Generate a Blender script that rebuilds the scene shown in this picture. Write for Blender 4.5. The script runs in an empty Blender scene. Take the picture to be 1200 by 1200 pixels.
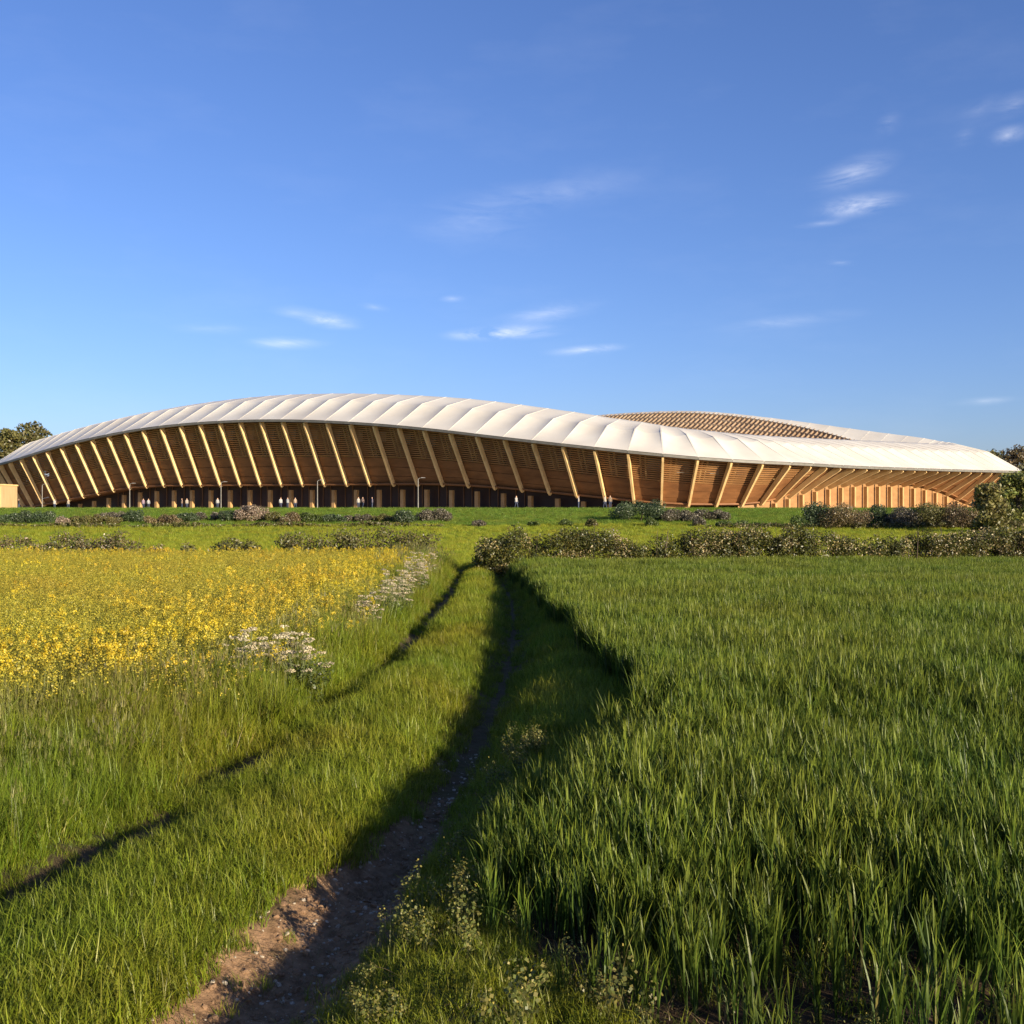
import bpy, math, random
import numpy as np
from mathutils import Vector

SC = bpy.context.scene
COL = SC.collection
rng = np.random.default_rng(7)
random.seed(7)
R = math.radians

# ------------------------------------------------------------------ camera
CAM_H = 2.2
cam_d = bpy.data.cameras.new('camera')
cam = bpy.data.objects.new('camera', cam_d)
COL.objects.link(cam)
cam.location = (0, 0, CAM_H)
cam.rotation_euler = (R(90), 0, 0)
cam_d.sensor_width = 36
cam_d.lens = 39
cam_d.clip_start = 0.1
cam_d.clip_end = 20000
SC.camera = cam
F = 1300.0                       # focal length in photograph pixels

# ------------------------------------------------------------------ light
SUN_EL, SUN_AZ = 14.2, 133.8     # azimuth clockwise from +Y
SUN_DIR = Vector((math.cos(R(SUN_EL)) * math.sin(R(SUN_AZ)), math.cos(R(SUN_EL)) * math.cos(R(SUN_AZ)), math.sin(R(SUN_EL))))
sd = bpy.data.lights.new('sun', 'SUN')
sd.energy = 5.0
sd.angle = R(0.5)
sd.color = (1.0, 0.86, 0.64)
sun = bpy.data.objects.new('sun', sd)
COL.objects.link(sun)
sun.rotation_euler = (-SUN_DIR).to_track_quat('-Z', 'Y').to_euler()
sun.location = (60, -30, 60)

world = bpy.data.worlds.new('World')
SC.world = world
world.use_nodes = True
wn, wl = world.node_tree.nodes, world.node_tree.links
wn.clear()
sky = wn.new('ShaderNodeTexSky')
sky.sky_type = 'NISHITA'
sky.sun_disc = False
sky.sun_elevation = R(SUN_EL)
sky.sun_rotation = R(SUN_AZ)
sky.air_density = 1.0
sky.dust_density = 0.6
sky.ozone_density = 5.0
bg = wn.new('ShaderNodeBackground')
bg.inputs['Strength'].default_value = 0.078
out = wn.new('ShaderNodeOutputWorld')
# thin cirrus, laid out by direction (azimuth / elevation) on the sky
geo = wn.new('ShaderNodeTexCoord')
sep = wn.new('ShaderNodeSeparateXYZ')
wl.new(geo.outputs['Generated'], sep.inputs[0])
def wmath(op, a, b=None, clamp=False):
    n = wn.new('ShaderNodeMath'); n.operation = op; n.use_clamp = clamp
    for k, v in enumerate((a, b)):
        if v is None: continue
        if isinstance(v, (int, float)): n.inputs[k].default_value = v
        else: wl.new(v, n.inputs[k])
    return n.outputs[0]
az = wmath('ARCTAN2', sep.outputs[0], sep.outputs[1])
el = wmath('ARCSINE', sep.outputs[2])
uv = wn.new('ShaderNodeCombineXYZ')
wl.new(az, uv.inputs[0]); wl.new(el, uv.inputs[1])
CLOUDS = [  # photo x, y, half width, half height, tilt deg, strength
    (336, 402, 62, 10, 2, 1.0), (384, 375, 50, 13, -6, 0.9), (345, 367, 40, 12, 0, 0.45), (438, 360, 24, 7, -8, 0.4),
    (592, 390, 92, 12, 3, 1.2), (640, 368, 90, 18, 10, 0.4), (690, 410, 62, 8, 4, 0.85), (560, 392, 50, 9, 2, 0.6),
    (560, 255, 110, 42, 8, 0.22), (660, 225, 170, 30, 8, 0.18), (1002, 241, 66, 17, 4, 1.1), (1000, 202, 62, 22, 14, 0.7),
    (962, 262, 40, 6, 2, 0.4), (1182, 158, 30, 13, 6, 0.6), (1190, 122, 34, 16, 12, 0.4), (1148, 128, 34, 14, 20, 0.22),
    (1130, 160, 18, 14, 40, 0.2), (1042, 145, 22, 16, 30, 0.2), (930, 376, 100, 12, 4, 0.32), (530, 350, 20, 6, 0, 0.4),
    (985, 308, 22, 5, -6, 0.45), (1155, 470, 50, 7, 2, 0.25), (250, 385, 60, 9, 2, 0.2)]
tot = None
for cx, cy, hw, hh, tl, st in CLOUDS:
    a0 = math.atan((cx - 600) / F)
    e0 = math.asin(((600 - cy) / F) / math.sqrt(1 + ((cx - 600) / F) ** 2 + ((600 - cy) / F) ** 2))
    mp = wn.new('ShaderNodeMapping'); mp.vector_type = 'TEXTURE'
    mp.inputs['Location'].default_value = (a0, e0, 0)
    mp.inputs['Rotation'].default_value = (0, 0, R(tl))
    mp.inputs['Scale'].default_value = (hw / F, hh / F, 1)
    wl.new(uv.outputs[0], mp.inputs[0])
    g = wn.new('ShaderNodeTexGradient'); g.gradient_type = 'QUADRATIC_SPHERE'
    wl.new(mp.outputs[0], g.inputs[0])
    t_ = wmath('MULTIPLY', g.outputs['Fac'], st * 1.6)
    tot = t_ if tot is None else wmath('ADD', tot, t_)
mp = wn.new('ShaderNodeMapping'); mp.inputs['Scale'].default_value = (9, 34, 1); mp.inputs['Rotation'].default_value = (0, 0, R(1))
wl.new(uv.outputs[0], mp.inputs[0])
nz = wn.new('ShaderNodeTexNoise'); nz.inputs['Scale'].default_value = 1.6; nz.inputs['Detail'].default_value = 9; nz.inputs['Roughness'].default_value = 0.62
nz.inputs['Distortion'].default_value = 0.6
wl.new(mp.outputs[0], nz.inputs[0])
ramp = wn.new('ShaderNodeMapRange'); ramp.inputs['From Min'].default_value = 0.36; ramp.inputs['From Max'].default_value = 0.68
wl.new(nz.outputs['Fac'], ramp.inputs['Value'])
cl = wmath('MULTIPLY', tot, ramp.outputs[0])
mp2 = wn.new('ShaderNodeMapping'); mp2.inputs['Scale'].default_value = (3, 9, 1)
wl.new(uv.outputs[0], mp2.inputs[0])
nz2 = wn.new('ShaderNodeTexNoise'); nz2.inputs['Scale'].default_value = 2.2; nz2.inputs['Detail'].default_value = 8; nz2.inputs['Roughness'].default_value = 0.6
wl.new(mp2.outputs[0], nz2.inputs[0])
r2 = wn.new('ShaderNodeMapRange'); r2.inputs['From Min'].default_value = 0.5; r2.inputs['From Max'].default_value = 0.85; r2.inputs['To Max'].default_value = 0.07
wl.new(nz2.outputs['Fac'], r2.inputs['Value'])
cl = wmath('ADD', cl, r2.outputs[0], True)
cl = wmath('MULTIPLY', cl, 0.42)
mix = wn.new('ShaderNodeMix'); mix.data_type = 'RGBA'
wl.new(cl, mix.inputs['Factor'])
tint = wn.new('ShaderNodeMix'); tint.data_type = 'RGBA'; tint.blend_type = 'MULTIPLY'; tint.inputs['Factor'].default_value = 1.0
tint.inputs[7].default_value = (1.03, 0.93, 1.13, 1)
wl.new(sky.outputs[0], tint.inputs[6])
wl.new(tint.outputs[2], mix.inputs[6])
mix.inputs[7].default_value = (8.6, 8.6, 8.9, 1)
wl.new(mix.outputs[2], bg.inputs['Color'])
wl.new(bg.outputs[0], out.inputs[0])

vs = SC.view_settings
vs.view_transform = 'Standard'
vs.look = 'None'
vs.exposure = 1.1
vs.gamma = 1.0
SC.render.engine = 'CYCLES'
SC.cycles.max_bounces = 8
SC.cycles.transparent_max_bounces = 4

# ------------------------------------------------------------------ helpers
def tag(o, label=None, cat=None, group=None, kind=None):
    if label: o['label'] = label
    if cat: o['category'] = cat
    if group: o['group'] = group
    if kind: o['kind'] = kind
    return o
def empty(name, loc=(0, 0, 0), rz=0):
    o = bpy.data.objects.new(name, None); COL.objects.link(o)
    o.location = loc; o.rotation_euler = (0, 0, rz); o.empty_display_size = 0.3
    return o
def link(name, me, mat=None, parent=None, loc=None, smooth=False):
    o = bpy.data.objects.new(name, me); COL.objects.link(o)
    if mat is not None and not me.materials: me.materials.append(mat)
    if parent is not None: o.parent = parent
    if loc is not None: o.location = loc
    if smooth: me.polygons.foreach_set('use_smooth', np.ones(len(me.polygons), bool))
    return o
def mesh_np(name, V, faces, col=None):
    """V (n,3); faces: array (m,3) or (m,4), or a list of such arrays; col (n,3) point colour"""
    if not isinstance(faces, (list, tuple)): faces = [faces]
    faces = [f for f in faces if len(f)]
    me = bpy.data.meshes.new(name)
    V = np.asarray(V, np.float32)
    me.vertices.add(len(V)); me.vertices.foreach_set('co', V.ravel())
    lv = np.concatenate([f.ravel() for f in faces]).astype(np.int32)
    cnt = np.concatenate([np.full(len(f), f.shape[1]) for f in faces])
    st = np.concatenate([[0], np.cumsum(cnt)[:-1]]).astype(np.int32)
    me.loops.add(len(lv)); me.loops.foreach_set('vertex_index', lv)
    me.polygons.add(len(cnt)); me.polygons.foreach_set('loop_start', st)
    try: me.polygons.foreach_set('loop_total', cnt.astype(np.int32))
    except Exception: pass
    me.update(calc_edges=True)
    me.validate()
    if col is not None:
        a = me.attributes.new('Col', 'FLOAT_COLOR', 'POINT')
        c = np.ones((len(V), 4), np.float32); c[:, :3] = col
        a.data.foreach_set('color', c.ravel())
    return me
class MB:
    def __init__(s): s.v = []; s.f = []
    def quad(s, a, b, c, d):
        n = len(s.v); s.v += [tuple(a), tuple(b), tuple(c), tuple(d)]; s.f.append((n, n + 1, n + 2, n + 3))
    def hexa(s, p):      # 8 corners: 0-3 bottom loop, 4-7 top loop
        n = len(s.v); s.v += [tuple(q) for q in p]
        for q in ((0, 3, 2, 1), (4, 5, 6, 7), (0, 1, 5, 4), (1, 2, 6, 5), (2, 3, 7, 6), (3, 0, 4, 7)):
            s.f.append(tuple(n + k for k in q))
    def box(s, x0, x1, y0, y1, z0, z1):
        s.hexa([(x0, y0, z0), (x1, y0, z0), (x1, y1, z0), (x0, y1, z0), (x0, y0, z1), (x1, y0, z1), (x1, y1, z1), (x0, y1, z1)])
    def bar(s, a, b, side, w, d, w2=None, d2=None):
        """beam from a to b; width w along side, depth d across"""
        a, b = Vector(a), Vector(b); ax = (b - a).normalized(); sd_ = Vector(side); sd_ = (sd_ - ax * sd_.dot(ax)).normalized(); up = ax.cross(sd_)
        w2 = w if w2 is None else w2; d2 = d if d2 is None else d2
        p = []
        for q, ww, dd in ((a, w, d), (b, w2, d2)):
            for i, j in ((-1, -1), (1, -1), (1, 1), (-1, 1)):
                p.append(q + sd_ * (i * ww / 2) + up * (j * dd / 2))
        s.hexa(p)
    def tube(s, pts, rad, n=6):
        rings = []
        for k, p in enumerate(pts):
            p = Vector(p); t = (Vector(pts[min(k + 1, len(pts) - 1)]) - Vector(pts[max(k - 1, 0)])).normalized()
            a = t.cross(Vector((0.31, 0.95, 0.07))).normalized(); b = t.cross(a)
            r = rad[k] if hasattr(rad, '__len__') else rad
            base = len(s.v)
            for q in range(n):
                an = 2 * math.pi * q / n
                s.v.append(tuple(p + a * (math.cos(an) * r) + b * (math.sin(an) * r)))
            rings.append(base)
        for k in range(len(rings) - 1):
            for q in range(n):
                s.f.append((rings[k] + q, rings[k] + (q + 1) % n, rings[k + 1] + (q + 1) % n, rings[k + 1] + q))
        s.f.append(tuple(rings[-1] + q for q in range(n)))
        s.f.append(tuple(rings[0] + n - 1 - q for q in range(n)))
    def mesh(s, name):
        me = bpy.data.meshes.new(name); me.from_pydata(s.v, [], s.f); me.update(); return me
    def build(s, name, mat, parent=None, smooth=False):
        return link(name, s.mesh(name), mat, parent, smooth=smooth)

# ------------------------------------------------------------------ materials
def new_mat(name):
    m = bpy.data.materials.new(name); m.use_nodes = True
    n, l = m.node_tree.nodes, m.node_tree.links
    return m, n, l, n['Principled BSDF']
def noise_color(n, l, c1, c2, scale, detail=6, coord='Object', stretch=(1, 1, 1), lo=0.35, hi=0.65):
    tc = n.new('ShaderNodeTexCoord'); mp = n.new('ShaderNodeMapping'); mp.inputs['Scale'].default_value = stretch
    l.new(tc.outputs[coord], mp.inputs[0])
    nz = n.new('ShaderNodeTexNoise'); nz.inputs['Scale'].default_value = scale; nz.inputs['Detail'].default_value = detail
    l.new(mp.outputs[0], nz.inputs[0])
    mr = n.new('ShaderNodeMapRange'); mr.inputs['From Min'].default_value = lo; mr.inputs['From Max'].default_value = hi
    l.new(nz.outputs['Fac'], mr.inputs['Value'])
    mx = n.new('ShaderNodeMix'); mx.data_type = 'RGBA'
    mx.inputs[6].default_value = (*c1, 1); mx.inputs[7].default_value = (*c2, 1)
    l.new(mr.outputs[0], mx.inputs['Factor'])
    return mx.outputs[2], nz.outputs['Fac']
def simple(name, c1, c2=None, scale=3.0, rough=0.7, stretch=(1, 1, 1), bump=0.0, spec=0.3, metallic=0.0):
    m, n, l, b = new_mat(name)
    c2 = c2 or tuple(0.75 * x for x in c1)
    col, fac = noise_color(n, l, c1, c2, scale, stretch=stretch)
    l.new(col, b.inputs['Base Color'])
    b.inputs['Roughness'].default_value = rough
    b.inputs['Specular IOR Level'].default_value = spec
    b.inputs['Metallic'].default_value = metallic
    if bump:
        bp = n.new('ShaderNodeBump'); bp.inputs['Strength'].default_value = bump
        l.new(fac, bp.inputs['Height']); l.new(bp.outputs[0], b.inputs['Normal'])
    return m
def leafy(name, use_attr=True, color=(0.08, 0.12, 0.03), var=0.35, hue=0.02, trans=0.35, gloss=0.04, rough=0.45):
    """thin leaf: diffuse + translucent + a little sheen; colour from the leaf's own attribute, varied plant by plant"""
    m, n, l, b = new_mat(name); n.remove(b)
    o = n['Material Output']
    if use_attr:
        at = n.new('ShaderNodeAttribute'); at.attribute_name = 'Col'; c = at.outputs['Color']
    else:
        rgb = n.new('ShaderNodeRGB'); rgb.outputs[0].default_value = (*color, 1); c = rgb.outputs[0]
    oi = n.new('ShaderNodeObjectInfo')
    hs = n.new('ShaderNodeHueSaturation')
    mr = n.new('ShaderNodeMapRange'); mr.inputs['To Min'].default_value = 1 - var; mr.inputs['To Max'].default_value = 1 + var
    l.new(oi.outputs['Random'], mr.inputs['Value'])
    # broad drifts of tone across the field
    tc = n.new('ShaderNodeNewGeometry')
    nz = n.new('ShaderNodeTexNoise'); nz.inputs['Scale'].default_value = 0.45; nz.inputs['Detail'].default_value = 3
    l.new(tc.outputs['Position'], nz.inputs[0])
    m2 = n.new('ShaderNodeMapRange'); m2.inputs['From Min'].default_value = 0.3; m2.inputs['From Max'].default_value = 0.7
    m2.inputs['To Min'].default_value = 0.5 - hue; m2.inputs['To Max'].default_value = 0.5 + hue
    l.new(nz.outputs['Fac'], m2.inputs['Value'])
    l.new(m2.outputs[0], hs.inputs['Hue']); l.new(mr.outputs[0], hs.inputs['Value']); l.new(c, hs.inputs['Color'])
    d = n.new('ShaderNodeBsdfDiffuse'); t = n.new('ShaderNodeBsdfTranslucent'); g = n.new('ShaderNodeBsdfGlossy')
    g.inputs['Roughness'].default_value = rough
    l.new(hs.outputs[0], d.inputs['Color']); l.new(hs.outputs[0], t.inputs['Color'])
    m1 = n.new('ShaderNodeMixShader'); m1.inputs[0].default_value = trans
    l.new(d.outputs[0], m1.inputs[1]); l.new(t.outputs[0], m1.inputs[2])
    m3 = n.new('ShaderNodeMixShader'); m3.inputs[0].default_value = gloss
    l.new(m1.outputs[0], m3.inputs[1]); l.new(g.outputs[0], m3.inputs[2])
    l.new(m3.outputs[0], o.inputs['Surface'])
    return m
MAT = {}
MAT['leaf'] = leafy('leaf_matter', var=0.12, hue=0.01, trans=0.3)
MAT['grass'] = leafy('grass_blade', var=0.34, hue=0.028, trans=0.45, gloss=0.02)
MAT['wheat'] = leafy('wheat_blade', var=0.32, hue=0.016, trans=0.38, gloss=0.018, rough=0.45)
MAT['rape'] = leafy('rape_plant', var=0.22, hue=0.012, trans=0.35, gloss=0.02)
MAT['bark'] = simple('bark', (0.10, 0.075, 0.05), (0.05, 0.038, 0.028), 6, 0.9, (1, 1, 0.3), 0.4)
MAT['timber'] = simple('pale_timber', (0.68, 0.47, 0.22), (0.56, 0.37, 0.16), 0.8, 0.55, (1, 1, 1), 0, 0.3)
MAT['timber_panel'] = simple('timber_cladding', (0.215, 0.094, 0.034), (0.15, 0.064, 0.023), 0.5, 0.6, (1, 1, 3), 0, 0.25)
MAT['timber_dark'] = simple('dark_timber', (0.20, 0.105, 0.05), (0.14, 0.07, 0.035), 0.5, 0.65)
MAT['slat'] = simple('timber_slat', (0.30, 0.15, 0.055), (0.22, 0.105, 0.04), 0.6, 0.6)
MAT['deck'] = simple('timber_deck', (0.30, 0.185, 0.10), (0.20, 0.115, 0.06), 0.35, 0.7)
MAT['column'] = simple('column_timber', (0.44, 0.27, 0.115), (0.36, 0.21, 0.085), 0.8, 0.6)
MAT['tan'] = simple('tan_boarding', (0.30, 0.160, 0.066), (0.24, 0.125, 0.05), 0.5, 0.6, (1, 1, 3))
MAT['rafter'] = simple('weathered_rafter', (0.32, 0.235, 0.155), (0.23, 0.16, 0.10), 0.3, 0.7)
MAT['membrane'] = simple('roof_membrane', (0.61, 0.575, 0.50), (0.53, 0.49, 0.42), 0.16, 0.5, (1, 1, 1), 0, 0.3)
MAT['gutter'] = simple('grey_edge_beam', (0.16, 0.15, 0.13), None, 1, 0.5)
MAT['glazing'] = simple('dark_glazing', (0.04, 0.025, 0.022), (0.06, 0.035, 0.028), 0.4, 0.4, spec=0.15)
MAT['lamp'] = simple('lamp_metal', (0.30, 0.28, 0.25), None, 2, 0.4, metallic=0.3)
MAT['stone'] = simple('pebble', (0.42, 0.36, 0.28), (0.26, 0.21, 0.15), 20, 0.8)
MAT['paving'] = simple('pale_paving', (0.42, 0.38, 0.30), (0.34, 0.31, 0.25), 0.3, 0.8)
MAT['concrete'] = simple('concrete', (0.30, 0.27, 0.23), None, 0.3, 0.8)

# ------------------------------------------------------------------ terrain
RUT_R = np.array([(0, -2.4), (3, -1.75), (4.8, -1.22), (6.4, -0.92), (8.1, -0.62), (11, -0.36), (15, -0.12), (18, -0.02), (22, 0.04), (29, -0.02), (36, -0.3), (44, -0.75), (60, -1.6)])
RUT_L = np.array([(0, -4.0), (3, -3.5), (6.2, -2.95), (7.7, -2.6), (9.4, -2.38), (13, -2.0), (15.9, -1.78), (22.9, -1.66), (29, -1.66), (41, -1.85), (60, -2.9)])
WHEAT_E = np.array([(0, 2.2), (4.0, 1.2), (4.7, 0.25), (5.4, -0.15), (6.2, -0.22), (7.2, -0.08), (8.6, 0.35), (9.4, 0.75), (10.4, 1.30), (12.5, 1.18), (16, 1.0), (21, 0.74), (27, 0.5), (33, 0.2), (38, -0.1), (60, -1)])
RAPE_E = np.array([(0, -12), (8.6, -9.0), (9.6, -5.2), (10.6, -3.6), (12, -3.0), (14, -2.75), (18, -2.65), (24, -2.7), (30, -2.85), (36, -3.1), (42, -3.4), (60, -4)])
RUT_A = np.array([(0, .8), (5.5, .9), (6.5, 1), (7.7, .95), (8.3, .2), (8.8, .25), (9.2, .9), (9.9, .75), (10.4, .1), (11.8, .15), (12.2, 1), (13.2, .95), (13.8, .3), (14.8, .4), (15.6, .95), (17.5, .75), (19, 1), (22, .8), (25, 1), (30, 1), (60, .9)])
def ip(T, Y): return np.interp(Y, T[:, 0], T[:, 1])
def vnoise(X, Y, s, seed=0):
    """cheap smooth value noise, about -1..1"""
    X = np.asarray(X, float) / s + seed * 17.3; Y = np.asarray(Y, float) / s + seed * 9.1
    i, j = np.floor(X), np.floor(Y); u, v = X - i, Y - j
    u = u * u * (3 - 2 * u); v = v * v * (3 - 2 * v)
    def h(a, b):
        q = np.sin(a * 127.1 + b * 311.7 + seed * 74.7) * 43758.5453
        return 2 * (q - np.floor(q)) - 1
    return (h(i, j) * (1 - u) + h(i + 1, j) * u) * (1 - v) + (h(i, j + 1) * (1 - u) + h(i + 1, j + 1) * u) * v
def sstep(a, b, x):
    t = np.clip((np.asarray(x, float) - a) / (b - a), 0, 1); return t * t * (3 - 2 * t)
def gz(X, Y):
    X = np.asarray(X, float); Y = np.asarray(Y, float)
    z = 2.6 * sstep(80, 146, Y)
    near = 1 - sstep(40, 52, Y)
    dr = X - ip(RUT_R, Y); dl = X - ip(RUT_L, Y)
    wr = 0.30 + 0.06 * vnoise(X * 0, Y, 1.7, 3)
    z = z + near * (-0.17 * np.exp(-(dr / wr) ** 2) - 0.17 * ip(RUT_A, Y) * np.exp(-((dl + 0.07 * vnoise(X * 0, Y, 1.1, 32)) / (0.23 + 0.10 * vnoise(X * 0, Y, 0.5, 33))) ** 2)
                    + 0.07 * np.exp(-((dr + 1.0) / 0.6) ** 2)
                    + (0.05 + 0.13 * sstep(8.8, 10.2, Y)) * sstep(0.2, 0.9, dr) + 0.06 * sstep(0.3, 1.2, -dl))
    z = z + near * (0.03 * vnoise(X, Y, 0.9, 1) + 0.015 * vnoise(X, Y, 0.33, 2))
    z = z + near * (0.014 * vnoise(X, Y, 0.12, 5) + 0.010 * np.abs(vnoise(X, Y, 0.21, 41)) + 0.007 * vnoise(X, Y, 0.06, 42)) * (np.abs(dr) < 0.9) + near * 0.022 * vnoise(X, Y, 0.14, 6) * (X > ip(WHEAT_E, Y) - 0.4) * (Y < 9)
    z = z + (1 - near) * (0.10 * vnoise(X, Y, 17, 4) * (1 - sstep(95, 120, Y)))
    return z
def spaced(segs):
    a = [segs[0][0]]
    for lo, hi, st in segs:
        k = max(1, int(round((hi - lo) / st))); a += list(np.linspace(lo, hi, k + 1)[1:])
    return np.array(a)
xs = spaced([(-4000, -800, 800), (-800, -200, 100), (-200, -40, 10), (-40, -8, 1.0), (-8, -3.6, 0.15), (-3.6, 1.6, 0.045), (1.6, 6, 0.15), (6, 40, 1.0), (40, 200, 10), (200, 800, 100), (800, 4000, 800)])
ys = spaced([(-300, -20, 40), (-20, 2, 2), (2, 4, 0.2), (4, 13, 0.045), (13, 24, 0.12), (24, 60, 0.4), (60, 160, 2.5), (160, 500, 40), (500, 6000, 700)])
GX, GY = np.meshgrid(xs, ys)
GZ = gz(GX, GY)
V = np.stack([GX.ravel(), GY.ravel(), GZ.ravel()], 1)
nxg, nyg = len(xs), len(ys)
ii = np.arange(nxg - 1)[None, :] + nxg * np.arange(nyg - 1)[:, None]
Fq = np.stack([ii, ii + 1, ii + 1 + nxg, ii + nxg], -1).reshape(-1, 4)
# what the ground is made of: dry track earth, tilled earth under the crop, turf
drv = GX - ip(RUT_R, GY); dlv = GX - ip(RUT_L, GY); wev = GX - ip(WHEAT_E, GY)
track = (1 - sstep(0.28, 0.52, np.abs(drv + 0.05) + 0.10 * vnoise(GX, GY, 0.25, 8))) * (1 - 0.8 * sstep(6.8, 10, GY)) * (1 - sstep(30, 50, GY))  # pale earth fades out beyond the near stretch: rut shadow put into the colour
track = np.maximum(track, 0.35 * (1 - sstep(0.08, 0.2, np.abs(dlv))) * (1 - sstep(30, 50, GY)))
tilled = sstep(-0.3, 0.1, wev) * (1 - sstep(40, 44, GY))
tilled = np.maximum(tilled, sstep(0.3, -0.2, GX - ip(RAPE_E, GY)) * 0.6 * (1 - sstep(44, 48, GY)))
far = sstep(42, 50, GY)
colr = np.stack([track.ravel(), tilled.ravel(), far.ravel()], 1)
gme = mesh_np('ground', V, Fq, colr)
m, n, l, b = new_mat('earth_and_turf')
at = n.new('ShaderNodeAttribute'); at.attribute_name = 'Col'
sp = n.new('ShaderNodeSeparateColor'); l.new(at.outputs['Color'], sp.inputs[0])
def mixc(f, a, b_):
    q = n.new('ShaderNodeMix'); q.data_type = 'RGBA'
    l.new(f, q.inputs['Factor']); l.new(a, q.inputs[6]); l.new(b_, q.inputs[7]); return q.outputs[2]
dry, f1 = noise_color(n, l, (0.33, 0.205, 0.115), (0.15, 0.088, 0.048), 11, 12, lo=0.32, hi=0.66)
til, f2 = noise_color(n, l, (0.085, 0.055, 0.033), (0.03, 0.02, 0.013), 9, 10)
und, f3 = noise_color(n, l, (0.055, 0.06, 0.02), (0.07, 0.05, 0.028), 5, 8)
tf1, f4 = noise_color(n, l, (0.24, 0.29, 0.022), (0.15, 0.20, 0.016), 0.9, 9)
tf2, f5 = noise_color(n, l, (0.27, 0.28, 0.03), (0.14, 0.21, 0.018), 0.045, 4, stretch=(0.3, 1.6, 1))
fm = n.new('ShaderNodeMix'); fm.data_type = 'RGBA'; fm.inputs['Factor'].default_value = 0.5
l.new(tf1, fm.inputs[6]); l.new(tf2, fm.inputs[7])
c = mixc(sp.outputs[2], und, fm.outputs[2])
c = mixc(sp.outputs[1], c, til)
c = mixc(sp.outputs[0], c, dry)
l.new(c, b.inputs['Base Color']); b.inputs['Roughness'].default_value = 0.95; b.inputs['Specular IOR Level'].default_value = 0.1
bp = n.new('ShaderNodeBump'); bp.inputs['Strength'].default_value = 0.8; bp.inputs['Distance'].default_value = 0.05
tcg = n.new('ShaderNodeTexCoord'); nzg = n.new('ShaderNodeTexNoise'); nzg.inputs['Scale'].default_value = 14; nzg.inputs['Detail'].default_value = 9; nzg.inputs['Roughness'].default_value = 0.65
l.new(tcg.outputs['Object'], nzg.inputs[0]); l.new(nzg.outputs['Fac'], bp.inputs['Height']); l.new(bp.outputs[0], b.inputs['Normal'])
ground = link('ground', gme, m, smooth=True)
tag(ground, 'gently rising farmland with two wheel ruts in the grass', None, None, 'structure')

# ------------------------------------------------------------------ stadium plan (124 bays, point-symmetric rounded rectangle)
M_ = 61
KN = [(-9, -2.34), (-6.5, -1.95), (-3.6, -1.3), (-0.9, -.76), (2, -.64), (6, -.58), (10, -.535), (20, -.556), (26, -.56), (29, -.287), (31, .10), (33, .34), (35.3, .86), (40, .86), (46, .80), (49, .79)]
KN = np.array(KN + [(k + M_, v + math.pi) for k, v in KN[:6]])
def head(j):
    q = np.floor((j + 9) / M_); return np.interp(j - q * M_, KN[:, 0], KN[:, 1]) + q * math.pi
SUBD, BAY = 8, 4.79
thf = np.convolve(head(np.arange(-9 * SUBD - 6, (M_ * 2 - 9) * SUBD + 6) / SUBD), np.ones(13) / 13, 'valid')
PX = np.concatenate([[0], np.cumsum(np.cos(thf))]) * BAY / SUBD
PY = np.concatenate([[0], np.cumsum(np.sin(thf))]) * BAY / SUBD
PX += 177 / F * 150 - PX[39 * SUBD]; PY += 150 - PY[39 * SUBD]
NB = M_ * 2
def plan(j):        # j any real: position and outward normal
    q = ((j + 9) % NB) * SUBD
    a = np.arange(len(thf) + 1)
    th = np.interp(q, a, np.append(thf, thf[0] + 2 * math.pi))
    return np.array([np.interp(q, a, PX), np.interp(q, a, PY)]), np.array([math.sin(th), -math.cos(th)])
def prof(T, j):
    T = np.array(T, float); j = (j + 9) % NB - 9
    xx = np.concatenate([T[:, 0], [T[0, 0] + NB]]); yy = np.concatenate([T[:, 1], [T[0, 1]]])
    # smooth the piecewise-linear profile
    o = np.linspace(-1.5, 1.5, 7)
    return float(np.mean(np.interp((j + o + 9) % NB - 9, xx, yy)))
LIP = [(-9, 11.6), (-5, 11.6), (-1, 11.9), (0, 12.4), (2, 13.6), (4, 15.0), (6, 16.05), (8, 16.96), (10, 17.6), (13, 17.85), (16, 17.5), (19, 16.5), (22, 15.0), (25, 13.0), (28, 11.17), (30, 10.0), (32, 9.27), (34, 9.07), (37, 9.1), (45, 9.7), (51, 10.15), (55, 10.6), (60, 12.5), (66, 17), (73, 20), (77, 20.5), (85, 18), (93, 13), (105, 11.5)]
RIDGE = [(-9, 17.3), (-5, 17.8), (-2, 18.4), (1, 19.4), (3, 20.5), (5, 21.4), (9, 22.8), (13, 23.4), (17, 22.7), (21, 21.0), (23, 19.8), (25, 18.1), (27, 16.6), (29, 15.4), (31, 14.6), (33, 14.06), (35, 13.95), (37, 14.1), (45, 15.2), (51, 15.9), (55, 16.5), (59, 17.6), (63, 20.4), (67, 23.8), (71, 26.7), (73, 27.5), (77, 27.5), (81, 26.5), (87, 23), (93, 19), (105, 17)]
KNEE = [(-9, 2.7), (1, 2.9), (2, 3.9), (4, 4.7), (6, 6.1), (8, 6.7), (13, 6.5), (18, 6.3), (22, 6.17), (24, 5.54), (26, 4.6), (28, 3.76), (29, 3.3), (30, 2.75), (34, 2.75), (35, 3.4), (36, 4.36), (38, 5.5), (40, 6.3), (43, 6.7), (46, 6.7), (48, 6.0), (50, 4.7), (51.5, 2.75), (112, 2.7)]
LEAN = [(-9, 5.3), (20, 5.4), (32, 5.6), (37, 6.6), (55, 7.2), (62, 6), (112, 5.3)]
GZ0 = 2.6
SH_IN, RI_IN, IN_IN, DK_IN = 6.5, 13.0, 15.5, 29.0
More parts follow.
